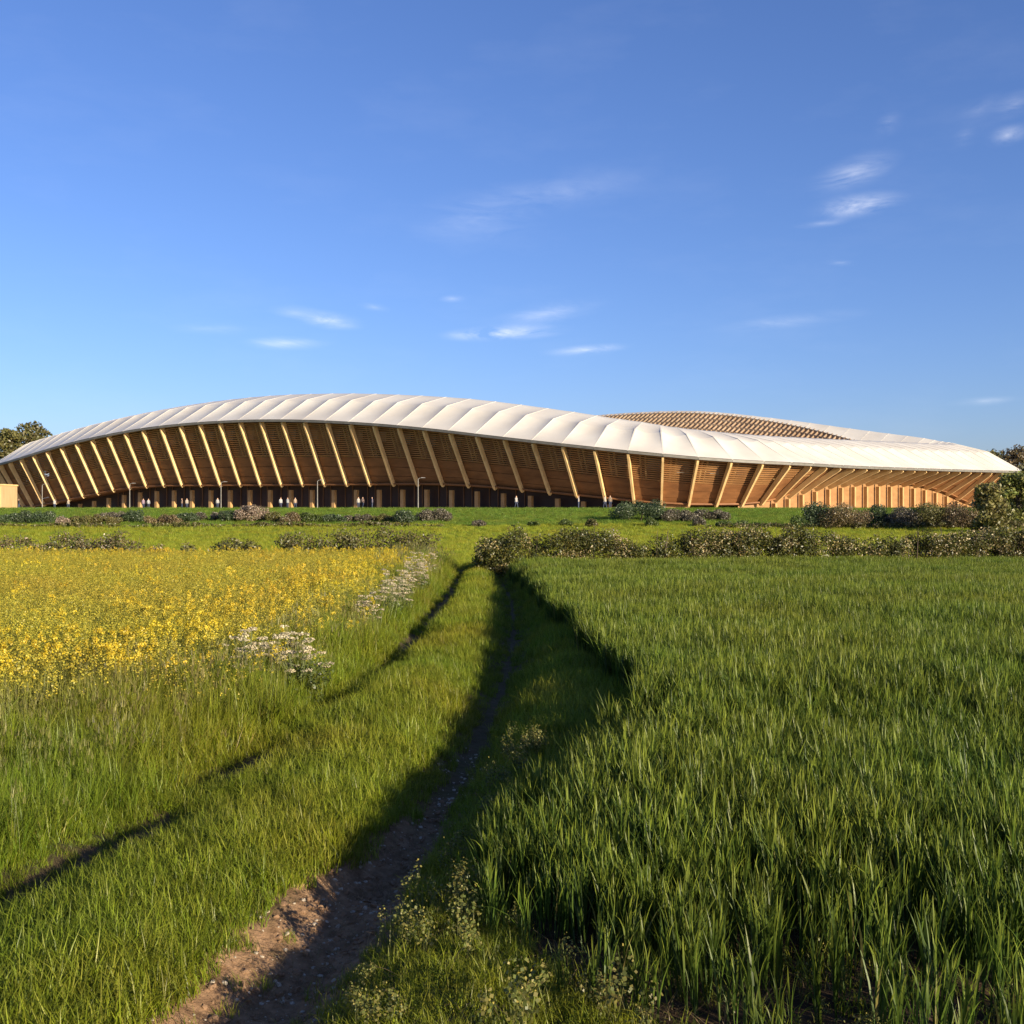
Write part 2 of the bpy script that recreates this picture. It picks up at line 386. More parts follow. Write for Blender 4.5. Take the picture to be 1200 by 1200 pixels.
def P3(j, inset, z):
    p, nn = plan(j); return Vector((p[0] - nn[0] * inset, p[1] - nn[1] * inset, z))
C0 = (0.5 * (PX[0] + PX[M_ * SUBD]), 0.5 * (PY[0] + PY[M_ * SUBD]))
stadium = empty('stadium', (C0[0], C0[1], GZ0))
tag(stadium, 'long timber stadium with leaning golden ribs under a wavy white roof', 'stadium')
def sbuild(mb, name, mat, parent=stadium, smooth=False):
    o = mb.build(name, mat, parent, smooth)
    root = parent
    while root.parent: root = root.parent
    o.matrix_parent_inverse = root.matrix_world.inverted() if False else o.matrix_parent_inverse
    return o
# geometry is written in world metres; shift it into the stadium's own frame
OFF = Vector(stadium.location)
class SB(MB):
    def build(s, name, mat, parent=None, smooth=False):
        s.v = [(v[0] - OFF.x, v[1] - OFF.y, v[2] - OFF.z) for v in s.v]
        return MB.build(s, name, mat, parent if parent is not None else stadium, smooth)

# roof: one membrane panel, one seam, one edge beam and one timber deck for each bay
roof = empty('roof'); roof.parent = stadium
INNER = [(-9, 14.5), (40, 14.5), (48, 22), (62, 22), (65, 17), (69, 14.5), (112, 14.5)]
def inner(j): return prof(INNER, j)
def section(j):
    lip, rid = prof(LIP, j), prof(RIDGE, j)
    sh = lip + 0.70 * (rid - lip)
    q = inner(j)
    return [(0, lip), (SH_IN, sh), (RI_IN, rid), (q, rid - 0.4 * (q - RI_IN))]
def section_pt(j, t):
    """t 0..1 lip-shoulder, 1..2 shoulder-ridge, 2..3 ridge-inner"""
    s = section(j); k = min(int(t), 2); u = t - k
    a, b_ = s[k], s[k + 1]
    return a[0] + (b_[0] - a[0]) * u, a[1] + (b_[1] - a[1]) * u
TV = [0, 0.12, 0.28, 0.45, 0.62, 0.8, 0.92, 1.0, 1.0, 1.12, 1.35, 1.6, 1.85, 2.0, 2.5, 3.0]
SAG = [0, 0.04, 0.09, 0.13, 0.17, 0.20, 0.21, 0.21, 0.21, 0.16, 0.10, 0.05, 0.03, 0.02, 0.02, 0.02]
NU = 10
for jb in range(-9, NB - 9):
    mb = SB()
    for r_, t in enumerate(TV):
        for k in range(NU + 1):
            u = k / NU
            ins, z = section_pt(jb + u, t)
            s_ = 4 * u * (1 - u) * SAG[r_] * float(np.interp(jb, [-9, 24, 34, 52, 60, 113], [1.4, 1.5, 2.3, 2.8, 1.4, 1.2]))
            p = P3(jb + u, ins + 0.35 * s_, z - s_)
            mb.v.append(tuple(p))
    for r_ in range(len(TV) - 1):
        if TV[r_] == TV[r_ + 1]: continue
        for k in range(NU):
            a = r_ * (NU + 1) + k
            mb.f.append((a, a + 1, a + NU + 2, a + NU + 1))
    mb.build('roof_panel', MAT['membrane'], roof, True)
    # seam over the rib line
    mb = SB()
    pts = []
    for t in (0, 0.5, 1.0, 1.5, 2.0, 3.0):
        ins, z = section_pt(jb, t); pts.append(P3(jb, ins, z - 0.022))
    _, nn = plan(jb); side = (-nn[1], nn[0], 0)
    for a, b_ in zip(pts[:-1], pts[1:]): mb.bar(a, b_, side, 0.20, 0.06)
    mb.build('roof_seam', MAT['membrane'], roof)
    # edge beam below the lip
    mb = SB()
    mb.bar(P3(jb, 0.25, prof(LIP, jb) - 0.22), P3(jb + 1, 0.25, prof(LIP, jb + 1) - 0.22), (0, 0, 1), 0.34, 0.5)
    mb.build('edge_beam', MAT['gutter'], roof)
    # timber deck sloping down to the pitch, with its lattice on the sides one sees across the bowl
    if True:
        def dz(j, q): return prof(RIDGE, j) - 0.4 * (q - RI_IN) - 0.25
        i0_, i1_ = inner(jb) - 0.6, inner(jb + 1) - 0.6
        q = [P3(jb, i0_, dz(jb, i0_)), P3(jb + 1, i1_, dz(jb + 1, i1_)), P3(jb + 1, DK_IN, dz(jb + 1, DK_IN)), P3(jb, DK_IN, dz(jb, DK_IN))]
        mb = SB(); lo = Vector((0, 0, -0.25))
        mb.hexa([q[0] + lo, q[1] + lo, q[2] + lo, q[3] + lo, q[0], q[1], q[2], q[3]])
        dk = mb.build('roof_deck', MAT['deck'], roof)
        if 55 <= jb <= 100:
            up = Vector((0, 0, 0.12))
            for w in (0.0, 0.25, 0.5, 0.75):
                mb = SB(); mb.bar(q[0].lerp(q[1], w) + up, q[3].lerp(q[2], w) + up, (-nn[1], nn[0], 0), 0.22, 0.5)
                mb.build('rafter', MAT['rafter'], roof)
            for w in (0.08, 0.3, 0.52, 0.74, 0.96):
                mb = SB(); mb.bar(q[0].lerp(q[3], w) + up * 1.4, q[1].lerp(q[2], w) + up * 1.4, (0, 0, 1), 0.55, 0.3)
                mb.build('purlin', MAT['rafter'], roof)

# bowl behind the facade and the wall of the concourse
mb = SB()
def ring(ins, zf, n_=NB):
    return [P3(j - 9, ins, zf(j - 9)) for j in range(n_)]
r1 = ring(11.5, lambda j: GZ0 + 0.02); r2_ = ring(11.5, lambda j: prof(LIP, j) + 0.55 * (prof(RIDGE, j) - prof(LIP, j)))
for k in range(NB):
    k2 = (k + 1) % NB
    mb.quad(r1[k], r1[k2], r2_[k2], r2_[k])
mb.build('bowl_wall', MAT['timber_dark'])
for lvl, zoff in ((9.5, 0.45),):
    pass

def rib_pts(j):
    L = prof(LEAN, j); return P3(j, 0.55, prof(LIP, j) - 0.35), P3(j, L, max(prof(KNEE, j), GZ0 + 0.05)), L
VIS = range(-4, 58)
for j in VIS:
    p, nn = plan(j); side = Vector((-nn[1], nn[0], 0)); nv = Vector((nn[0], nn[1], 0))
    top, knee, L = rib_pts(j)
    ax = (top - knee).normalized()
    on = side.cross(ax); on = on if on.dot(nv) > 0 else -on        # outward, square to the rib
    # rib: deep curved fin with a foot that hooks back to its column and a shoulder at the eaves
    mb = SB()
    W = 0.30
    prof_pts = []
    for t, d0, d1 in ((0.0, -0.50, 0.02), (0.05, -0.50, 0.20), (0.2, -0.45, 0.26), (0.5, -0.40, 0.30), (0.8, -0.40, 0.38), (0.93, -0.45, 0.44), (1.0, -0.55, 0.36)):
        c_ = knee.lerp(top, t); prof_pts.append((c_ + on * d0, c_ + on * d1))
    base = []
    for a, b_ in prof_pts:
        base.append([a - side * W / 2, a + side * W / 2, b_ + side * W / 2, b_ - side * W / 2])
    for r0, r1_ in zip(base[:-1], base[1:]): mb.hexa(r0 + r1_)
    rib = mb.build('rib', MAT['timber'])
    mb = SB()
    mb.bar(top - on * 0.1 - ax * 0.5, top - on * 1.5 + Vector((0, 0, -0.9)), side, 0.2, 0.3)
    mb.build('bracket', MAT['timber'], rib)
    if knee.z > GZ0 + 0.5:
        mb = SB()
        ci = L + (2.4 if j < 30 else 0.1)
        mb.bar(P3(j, ci, GZ0 - 0.05), P3(j, ci, knee.z - (0.45 if j < 30 else 0.1)), side, 0.62 if j < 30 else 0.5, 0.6)
        mb.build('column', MAT['column'])
for j in list(VIS)[:-1]:
    t0, k0, L0 = rib_pts(j); t1, k1, L1 = rib_pts(j + 1)
    p, nn = plan(j + 0.5); nv = Vector((nn[0], nn[1], 0)); side = Vector((-nn[1], nn[0], 0))
    ax = ((t0 + t1) / 2 - (k0 + k1) / 2).normalized(); on = side.cross(ax); on = on if on.dot(nv) > 0 else -on
    inn = on * -0.55
    k0, k1, t0, t1 = k0 + inn, k1 + inn, t0 + inn, t1 + inn
    split = 0.46 if j < 33 else (0.46 + 0.54 * min(1, max(0, (j - 33) / 5)))
    if j < 0: split = 1.0
    # boards of the inclined wall, each a board
    nb = 3
    for q in range(nb):
        f0, f1 = split * q / nb, split * (q + 1) / nb - 0.006
        a, b_, c_, d_ = k0.lerp(t0, f0), k1.lerp(t1, f0), k1.lerp(t1, f1), k0.lerp(t0, f1)
        mb = SB(); th_ = on * -0.12; pr = on * (0.03 * ((j * 7 + q * 5) % 3))
        mb.hexa([a + pr, b_ + pr, b_ + th_, a + th_, d_ + pr, c_ + pr, c_ + th_, d_ + th_])
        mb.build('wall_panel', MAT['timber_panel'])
    if split < 0.97:
        mb = SB(); ln = ((t0 - k0).length + (t1 - k1).length) / 2 * (1 - split); ns = max(3, int(ln / 0.34))
        for q in range(ns):
            w = split + (1 - split) * (q + 0.5) / ns
            mb.bar(k0.lerp(t0, w), k1.lerp(t1, w), on, 0.07, 0.19)
        o = mb.build('louvre', MAT['slat']); o['kind'] = 'stuff'
        # a pair of posts and a floor edge that show through the louvres
        for w in (0.30, 0.46):
            a = k0.lerp(k1, w).lerp(t0.lerp(t1, w), split) - nv * 1.1; b_ = k0.lerp(k1, w).lerp(t0.lerp(t1, w), 0.96) - nv * 1.4
            mb = SB(); mb.bar(a, b_, side, 0.24, 0.3); mb.build('post', MAT['timber'])
        a, b_ = k0.lerp(t0, split) - nv * 1.0, k1.lerp(t1, split) - nv * 1.0
        mb = SB(); mb.bar(a, b_, (0, 0, 1), 0.4, 1.6); mb.build('floor_edge', MAT['timber'])
        a, b_ = k0.lerp(t0, 0.80) - nv * 2.2, k1.lerp(t1, 0.80) - nv * 2.2
        a2, b2 = a.lerp(b_, 0.50), a.lerp(b_, 0.92)
        mb = SB(); mb.bar(a2, b2, (0, 0, 1), 1.7, 0.3); mb.build('screen', MAT['concrete'])
    # ground storey
    kz = min(k0.z, k1.z)
    if kz > GZ0 + 0.6 or max(k0.z, k1.z) > GZ0 + 0.6:
        rec = 3.5 if j < 30 else 0.75
        a, b_ = P3(j, L0 + rec, GZ0 - 0.05), P3(j + 1, L1 + rec, GZ0 - 0.05)
        up0, up1 = Vector((0, 0, k0.z - GZ0 + 0.35)), Vector((0, 0, k1.z - GZ0 + 0.35)); bk = nv * -0.15
        mb = SB(); mb.hexa([a, b_, b_ + bk, a + bk, a + up0, b_ + up1, b_ + up1 + bk, a + up0 + bk])
        mb.build('glazing' if j < 30 else 'storey_panel', MAT['glazing'] if j < 30 else MAT['tan'])
        if j < 30 and kz > GZ0 + 2.5:
            for w in (0.33, 0.66):
                q = a.lerp(b_, w) + nv * 0.08
                mb = SB(); mb.bar(q, q + up0.lerp(up1, w) - Vector((0, 0, 0.1)), side, 0.14, 0.14); mb.build('mullion', MAT['timber_dark'])
    # soffit from knee to wall
    a, b_ = P3(j, L0 - 0.25, k0.z + 0.1), P3(j + 1, L1 - 0.25, k1.z + 0.1)
    c_, d_ = P3(j + 1, L1 + 5.9, k1.z + 0.1), P3(j, L0 + 5.9, k0.z + 0.1)
    if kz > GZ0 + 0.4:
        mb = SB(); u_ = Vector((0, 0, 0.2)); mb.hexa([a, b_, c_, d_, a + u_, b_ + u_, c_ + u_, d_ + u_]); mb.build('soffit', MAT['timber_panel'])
# paved apron around the stadium
mb = MB()
ro = [P3(j - 9, -9, GZ0 + 0.03) for j in range(NB)]; ri = [P3(j - 9, 9, GZ0 + 0.03) for j in range(NB)]
for k in range(NB): mb.quad(ro[k], ro[(k + 1) % NB], ri[(k + 1) % NB], ri[k])
tag(mb.build('path', MAT['paving']), 'pale paved apron round the foot of the stadium', None, None, 'structure')

# ------------------------------------------------------------------ foliage helpers
def leaves(centers, radii, n, size, palette, weights, seed, shell=0.55, squash=1.0, low_bias=None):
    """n leaf quads spread through the given blobs (thickest near their skins). returns V, F, C"""
    g = np.random.default_rng(seed)
    centers = np.asarray(centers, float); radii = np.asarray(radii, float)
    w = radii.max(1) ** 2; w = w / w.sum()
    bi = g.choice(len(centers), n, p=w)
    d = g.normal(size=(n, 3)); d /= np.linalg.norm(d, axis=1)[:, None]
    rr = shell + (1.05 - shell) * g.random(n) ** 0.7
    p = centers[bi] + d * radii[bi] * rr[:, None]
    nr = d + 0.9 * g.normal(size=(n, 3)); nr /= np.linalg.norm(nr, axis=1)[:, None]
    t1 = np.cross(nr, g.normal(size=(n, 3))); t1 /= np.linalg.norm(t1, axis=1)[:, None] + 1e-9
    t2 = np.cross(nr, t1)
    s = size * (0.6 + 0.8 * g.random(n))[:, None]
    a = p - t1 * s; b_ = p + t2 * s * 0.55; c_ = p + t1 * s; e_ = p - t2 * s * 0.55
    V = np.stack([a, b_ + nr * s * 0.15, c_, e_ + nr * s * 0.15], 1).reshape(-1, 3)
    Fq = np.arange(4 * n).reshape(-1, 4)
    pal = np.asarray(palette, float); ci = g.choice(len(pal), n, p=np.asarray(weights) / np.sum(weights))
    blobtone = 0.8 + 0.4 * g.random(len(centers))
    base_c = 0.55 * pal[ci] + 0.45 * (pal * (np.asarray(weights) / np.sum(weights))[:, None]).sum(0)
    C = base_c * blobtone[bi][:, None] * (0.85 + 0.3 * g.random(n))[:, None]
    return V, Fq, np.repeat(C, 4, 0)
GREEN = [(0.06, 0.10, 0.02), (0.09, 0.13, 0.025), (0.12, 0.14, 0.03), (0.045, 0.07, 0.018)]
OLIVE = [(0.13, 0.125, 0.035), (0.16, 0.14, 0.04), (0.08, 0.095, 0.028), (0.11, 0.08, 0.035)]
BLUEG = [(0.05, 0.08, 0.035), (0.065, 0.095, 0.04), (0.045, 0.065, 0.03), (0.08, 0.105, 0.04)]
BROWN = [(0.16, 0.11, 0.05), (0.12, 0.085, 0.045), (0.14, 0.125, 0.05), (0.19, 0.135, 0.07)]
GREYP = [(0.14, 0.115, 0.085), (0.10, 0.09, 0.06), (0.17, 0.14, 0.10), (0.085, 0.085, 0.04)]
PINK = [(0.34, 0.24, 0.18), (0.20, 0.15, 0.09), (0.12, 0.10, 0.05), (0.42, 0.33, 0.26)]
def at_px(x, y_, Y):
    return ((x - 600) / F * Y, Y, CAM_H + (600 - y_) / F * Y)
def bush(label, x0, x1, ytop, Y, pal, seed, n=1400, leaf=0.14, name='bush', depth=None, wts=(3, 3, 2, 2), group='shrubs on the meadow', zbase=None):
    """rounded shrub filling photo columns x0..x1 with its top at row ytop, standing at distance Y"""
    g = np.random.default_rng(seed)
    xa, xb = (x0 - 600) / F * Y, (x1 - 600) / F * Y
    cx = (xa + xb) / 2; w = (xb - xa) / 2 * (1.0 if Y < 60 else 1.12 if x0 < 900 else 1.3)
    zb = float(gz(cx, Y)) if zbase is None else zbase
    zt = CAM_H + (600 - ytop) / F * Y; h = (1.1 if Y < 60 else 1.32) * max(zt - zb, 0.5)
    dp = depth or min(max(w, 0.5), h * 0.9)
    root = empty(name, (cx, Y, zb)); tag(root, label, 'hedge' if name == 'hedge' else 'bush', group)
    nb = int(max(7, 9 * w / h + 7))
    cs, rs = [], []
    for k in range(nb):
        u = g.uniform(-1, 1); hh = h * (0.55 + 0.45 * math.sqrt(max(0, 1 - u * u))) * g.uniform(0.72, 1.0)
        r = g.uniform(0.22, 0.36) * h
        zc = g.uniform(0.35, 1.0) * (hh - r)
        cs.append((u * max(w - r * 0.9, 0.05), g.uniform(-1, 1) * max(dp - r, 0.05), max(zc, r * 0.75))); rs.append((r * g.uniform(1, 1.4), r, r * g.uniform(0.8, 1.05)))
    V, Fq, C = leaves(cs, rs, n, leaf, pal, wts, seed)
    V[:, 2] = np.maximum(V[:, 2], 0.01)
    link('foliage', mesh_np('foliage', V, Fq, C), MAT['leaf'], root)
    for k in range(3 if w < 3 * h else 6):
        mb = MB(); c_ = cs[(k * 3) % len(cs)]
        b0 = (c_[0] * 0.6 + g.uniform(-.1, .1), c_[1] * 0.5, -0.1)
        mb.tube([b0, (c_[0] * 0.8, c_[1] * 0.75, c_[2] * 0.5), c_], [0.05 * h ** 0.5, 0.035 * h ** 0.5, 0.012], 5)
        mb.build('stem', MAT['bark'], root)
    return root
def tree(label, x0, x1, ytop, Y, pal, seed, n=7000, leaf=0.3, crown_low=0.25, group=None, zbase=None, wts=(3, 3, 2, 2)):
    g = np.random.default_rng(seed)
    xa, xb = (x0 - 600) / F * Y, (x1 - 600) / F * Y; cx = (xa + xb) / 2; w = (xb - xa) / 2
    zb = float(gz(cx, Y)) if zbase is None else zbase
    h = 1.08 * (CAM_H + (600 - ytop) / F * Y - zb)
    root = empty('tree', (cx, Y, zb)); tag(root, label, 'tree', group)
    nb = 42; cs, rs = [], []
    for k in range(nb):
        v = g.uniform(crown_low, 0.95); prof_ = math.sin(math.pi * min(1, max(0.08, (v - crown_low) / (1 - crown_low) * 0.86 + 0.12))) ** 0.6
        an = g.uniform(0, 6.283); rad = math.sqrt(g.random()) * w * prof_ * 0.85
        r = g.uniform(0.13, 0.24) * min(h * 0.75, 2 * w)
        cs.append((math.cos(an) * rad, math.sin(an) * rad, min(v * h, h - r * 0.8))); rs.append((r, r, r * g.uniform(0.6, 0.9)))
    V, Fq, C = leaves(cs, rs, n, leaf, pal, wts, seed, shell=0.4)
    link('crown', mesh_np('crown', V, Fq, C), MAT['leaf'], root)
    mb = MB(); tr = 0.028 * h + 0.05
    mb.tube([(0, 0, -0.3), (0.05 * w, 0, h * 0.2), (-0.04 * w, 0.03 * w, h * 0.5), (0.02 * w, 0, h * 0.85)], [tr * 1.3, tr, tr * 0.65, tr * 0.15], 8)
    mb.build('trunk', MAT['bark'], root, True)
    for k in range(7):
        c_ = cs[k * 5]; z0 = h * g.uniform(0.2, 0.5)
        mb = MB(); mb.tube([(0, 0, z0), (c_[0] * 0.5, c_[1] * 0.5, (z0 + c_[2]) * 0.52), c_], [tr * 0.5, tr * 0.3, tr * 0.08], 5)
        mb.build('limb', MAT['bark'], root, True)
    return root

# ------------------------------------------------------------------ hedgerows of the field edge
def hedgerow(label, pts, h_fn, depth, n, leaf, pal, wts, seed, low_pal=None, low_w=None, group=None):
    """pts: list of (X, Y) along the hedge, h_fn(u) height in metres"""
    g = np.random.default_rng(seed)
    pts = np.array(pts, float); seg = np.concatenate([[0], np.cumsum(np.hypot(*np.diff(pts, axis=0).T))]); Ltot = seg[-1]
    c0 = pts.mean(0); zb = float(gz(c0[0], c0[1]))
    root = empty('hedgerow', (c0[0], c0[1], zb)); tag(root, label, 'hedge', group)
    cs, rs = [], []
    nb = int(Ltot * 14)
    for k in range(nb):
        u = g.random(); s = u * Ltot
        x, y = np.interp(s, seg, pts[:, 0]), np.interp(s, seg, pts[:, 1])
        h = h_fn(u) * (0.94 + 0.09 * vnoise(s, 0, 0.9, seed) + 0.1 * g.random()); r = g.uniform(0.16, 0.30) * min(h, 1.6)
        z = r * 0.6 + g.random() ** 0.7 * max(h - 1.5 * r, 0.05)
        cs.append((x - c0[0], y - c0[1] + g.uniform(-1, 1) * depth * 0.6, z + float(gz(x, y)) - zb)); rs.append((r * g.uniform(.9, 1.3), r, r * g.uniform(0.8, 1.2)))
    V, Fq, C = leaves(cs, rs, n, leaf, pal, wts, seed, shell=0.45)
    link('foliage', mesh_np('foliage', V, Fq, C), MAT['leaf'], root)
    if low_pal is not None:
        V, Fq, C = leaves(cs, np.array(rs) * 1.06, int(n * low_w), leaf * 0.95, low_pal, [1] * len(low_pal), seed + 5, shell=0.8)
        ctr = V.reshape(-1, 4, 3).mean(1)
        keep = (vnoise(ctr[:, 0], ctr[:, 2] * 1.2, 0.55, seed + 1) + 0.35 * vnoise(ctr[:, 0], ctr[:, 2], 0.2, seed + 2) > 0.12 + 0.25 * (ctr[:, 2] > 1.1))
        V = V.reshape(-1, 4, 3)[keep].reshape(-1, 3); C = C.reshape(-1, 4, 3)[keep].reshape(-1, 3)
        link('blossom', mesh_np('blossom', V, np.arange(len(V)).reshape(-1, 4), C), MAT['leaf'], root)
    mb = MB()
    for k in range(int(Ltot * 3)):
        s = g.random() * Ltot; x, y = np.interp(s, seg, pts[:, 0]) - c0[0], np.interp(s, seg, pts[:, 1]) - c0[1] + g.uniform(-.4, .4) * depth
        h = h_fn(s / Ltot) * g.uniform(0.7, 1.15); lx = g.uniform(-.25, .25)
        mb.tube([(x, y, -0.1), (x + lx * 0.5, y, h * 0.5), (x + lx, y + g.uniform(-.1, .1), h)], [0.022, 0.014, 0.004], 4)
    o = mb.build('twigs', MAT['bark'], root); o['kind'] = 'stuff'
    return root
HW = [(0.12, 0.125, 0.025), (0.06, 0.08, 0.018), (0.20, 0.15, 0.025), (0.035, 0.045, 0.014)]
hedgerow('long hawthorn hedge in pale blossom along the far edge of the wheat', [(-1.0, 39.6), (6, 39.9), (14, 40.2), (24, 40.6)], lambda u: 1.43 + 0.12 * math.sin(u * 19) - 0.1 * (u > 0.45), 0.8, 80000, 0.038, HW, (3, 3, 2, 3), 11, [(0.42, 0.35, 0.21), (0.34, 0.28, 0.14), (0.30, 0.21, 0.04)], 0.36)
hedgerow('dark bramble hedge behind the right end of the yellow field', [(-9.7, 46.3), (-6.4, 46.1), (-3.3, 46.0)], lambda u: 1.38 + 0.35 * math.exp(-((u - 0.62) / 0.12) ** 2), 0.6, 7000, 0.055, OLIVE, (2, 1, 3, 3), 12)
hedgerow('low twiggy scrub hedge behind the left end of the yellow field', [(-24, 46.6), (-20, 46.8), (-15.4, 46.6)], lambda u: 1.28 + 0.15 * math.sin(u * 23), 0.5, 8000, 0.05, BROWN + GREEN[:1], (3, 3, 2, 2, 3), 13, [(0.34, 0.25, 0.18)], 0.08)
bush('spreading bramble bush alone behind the middle of the yellow field', 240, 312, 624, 46.0, OLIVE, 14, 2600, 0.06, 'bush', 0.7, group=None)
bush('small pinkish bush at the gap beside the corner of the yellow field', 493, 513, 636, 43.5, GREYP, 15, 900, 0.05, 'bush', group=None)
bush('tiny scrub tuft behind the yellow field beside the twiggy hedge', 165, 196, 631, 46.5, BROWN, 16, 900, 0.055, 'bush', group=None)
bush('low green scrub patch left of the lone bramble bush', 206, 234, 635, 46.6, OLIVE, 17, 600, 0.055, 'bush', group=None)
bush('round green shrub at the gap end of the hawthorn hedge', 560, 588, 624, 40.2, HW, 18, 2200, 0.05, 'bush', 0.5, group=None)
bush('tall leafy shrub at the right frame edge in front of the trees', 1162, 1215, 614, 41.2, GREEN, 19, 3200, 0.06, 'bush', 0.9, group=None)

# shrubs and hedges on the rise below the stadium
YG = np.linspace(82, 146, 400); YR = 600 - (2.6 * sstep(80, 146, YG) - CAM_H) * F / YG
def dist_at(row): return float(np.interp(-row, -YR, YG))
S_ = [  # x0, x1, ytop, Y, palette, label
    (2, 72, 598.5, 112, BLUEG, 'long dark blue-green shrub mass at the far left of the rise'),
    (78, 140, 604, 108, OLIVE, 'low olive mound of scrub below the leftmost ribs'),
    (66, 82, 606, 104, PINK, 'small pale flowering shrub beside the olive scrub mound'),
    (112, 150, 600, 116, GREYP, 'grey-brown shrub behind the olive scrub mound'),
    (146, 168, 599.5, 114, BLUEG, 'small dark shrub between the grey-brown and rusty shrubs'),
    (168, 212, 603, 108, BROWN, 'rusty brown shrub below the left ribs'),
    (206, 232, 600, 114, BLUEG, 'dark green shrub right of the rusty one'),
    (228, 262, 599, 118, GREYP, 'greyish shrub with dark base left of the pink bushes'),
    (258, 284, 597, 116, BLUEG, 'deep green shrub against the pink-grey bushes'),
    (276, 312, 592, 116, PINK, 'taller pinkish grey bushes below the left ribs'),
    (312, 330, 601, 114, OLIVE, 'small olive shrub right of the pinkish bushes'),
    (330, 352, 600, 110, BROWN, 'brown-green shrub below the stadium middle'),
    (352, 380, 599.5, 112, GREEN, 'rounded green shrub left of the dark blue-green shrub'),
    (380, 404, 602, 112, BLUEG, 'dark blue-green shrub in the middle of the shrub row'),
    (402, 440, 602, 114, GREYP, 'pale grey-green low shrubs left of the round bush'),
    (436, 462, 603, 114, OLIVE, 'thin olive shrub touching the round dark bush'),
    (459, 486, 598, 110, BLUEG, 'round dark bush near the right end of the shrub row'),
    (486, 508, 597, 116, GREYP, 'grey-purple bush right of the round dark bush'),
    (506, 529, 597.5, 117, GREYP, 'rightmost grey-purple bush of the shrub row'),
    (720, 776, 585, 126, BLUEG, 'large dark green bush hiding the foot of the near corner'),
    (774, 812, 596, 132, GREYP, 'grey hedge right of the large dark bush'),
    (808, 852, 597, 134, GREYP, 'right half of the grey hedge below the near corner'),
    (618, 632, 610, 96, GREEN, 'small dark shrub leftmost on the open meadow'),
    (655, 670, 607.5, 96, GREEN, 'small dark shrub second on the open meadow'),
    (686, 700, 608.5, 95, OLIVE, 'small dark shrub third on the open meadow'),
    (757, 770, 606.5, 94, GREEN, 'small upright shrub in front of the large dark bush'),
    (813, 826, 606, 94, GREYP, 'thin grey shrub on the meadow right of the upright shrub'),
    (839, 858, 610, 92, GREEN, 'low green shrub on the meadow right of the thin grey shrub'),
    (553, 570, 609, 96, GREYP, 'small pale bush on the meadow behind the track gap'),
    (862, 878, 614.5, 92, GREEN, 'small flat shrub rightmost on the open meadow'),
    (928, 944, 606, 90, GREEN, 'small dark shrub left of the big hedge trees at right'),
    (942, 972, 590, 92, BLUEG, 'tall blue-green bush below the right ribs'),
    (966, 1014, 589, 90, BROWN, 'broad brown bush below the right ribs'),
    (1008, 1042, 594, 98, BLUEG, 'dark green hedge between the brown bushes'),
    (1038, 1076, 594, 94, GREYP, 'grey-brown bush below the right columns'),
    (1072, 1108, 589, 92, OLIVE, 'olive bush below the right columns'),
    (1098, 1142, 592, 90, BROWN, 'brown hedge bush left of the big right trees')]
for k, (x0, x1, yt, Y, pal, lab) in enumerate(S_):
    big = (x1 - x0) * (616 - yt)
    Y = dist_at(613.5 - 0.4 * (Y - 110)) if x1 < 540 else dist_at(618) + (k % 3) if Y < 97 and x1 < 900 else dist_at(611 - (k % 2)) if x1 < 860 else dist_at(619 - 0.3 * (Y - 90))
    bush(lab, x0, x1, yt, Y, pal, 40 + k, int(min(9000, 800 + big * 7)), 0.072)
hedgerow('dark low hedge line along the foot of the rise at left', [(-52, 104), (-30, 104), (-6.5, 104.5)], lambda u: 0.42 + 0.15 * math.sin(u * 31), 0.5, 6000, 0.1, OLIVE, (2, 1, 3, 3), 90)
hedgerow('dark low hedge line along the foot of the rise at right', [(19, 103), (32, 102), (50, 101)], lambda u: 0.5 + 0.35 * u, 0.6, 6000, 0.1, OLIVE, (2, 1, 3, 3), 91)
# trees at both ends
tree('round olive tree behind the left tip of the roof', -10, 34, 508, 262, OLIVE, 101, 7500, 0.34, 0.2, 'trees behind the stadium')
tree('taller olive-brown tree rising over the left roof edge', 8, 66, 502, 268, OLIVE, 102, 10000, 0.36, 0.2, 'trees behind the stadium')
tree('far left tree cut by the frame edge', -44, 2, 520, 255, GREEN, 103, 4000, 0.36, 0.2, 'trees behind the stadium')
tree('autumn-brown tree behind the right tip of the stadium', 1164, 1222, 524, 266, BROWN, 104, 5500, 0.34, 0.15, 'trees behind the stadium')
tree('grey-green tree close behind the right tip of the stadium', 1140, 1190, 532, 280, OLIVE, 105, 4500, 0.36, 0.15, 'trees behind the stadium')
tree('big olive tree covering the right foot of the stadium', 1134, 1184, 570, 96, [tuple(1.35 * q for q in c_) for c_ in OLIVE], 106, 6000, 0.14, 0.05, 'trees at the right edge')
tree('dark green tree at the right frame edge', 1164, 1222, 558, 104, [tuple(1.3 * q for q in c_) for c_ in OLIVE[:2] + GREEN[1:3]], 107, 6500, 0.15, 0.05, 'trees at the right edge')
tree('tall thin tree behind the dark one at the right edge', 1186, 1240, 546, 128, OLIVE, 108, 5000, 0.18, 0.08, 'trees at the right edge')

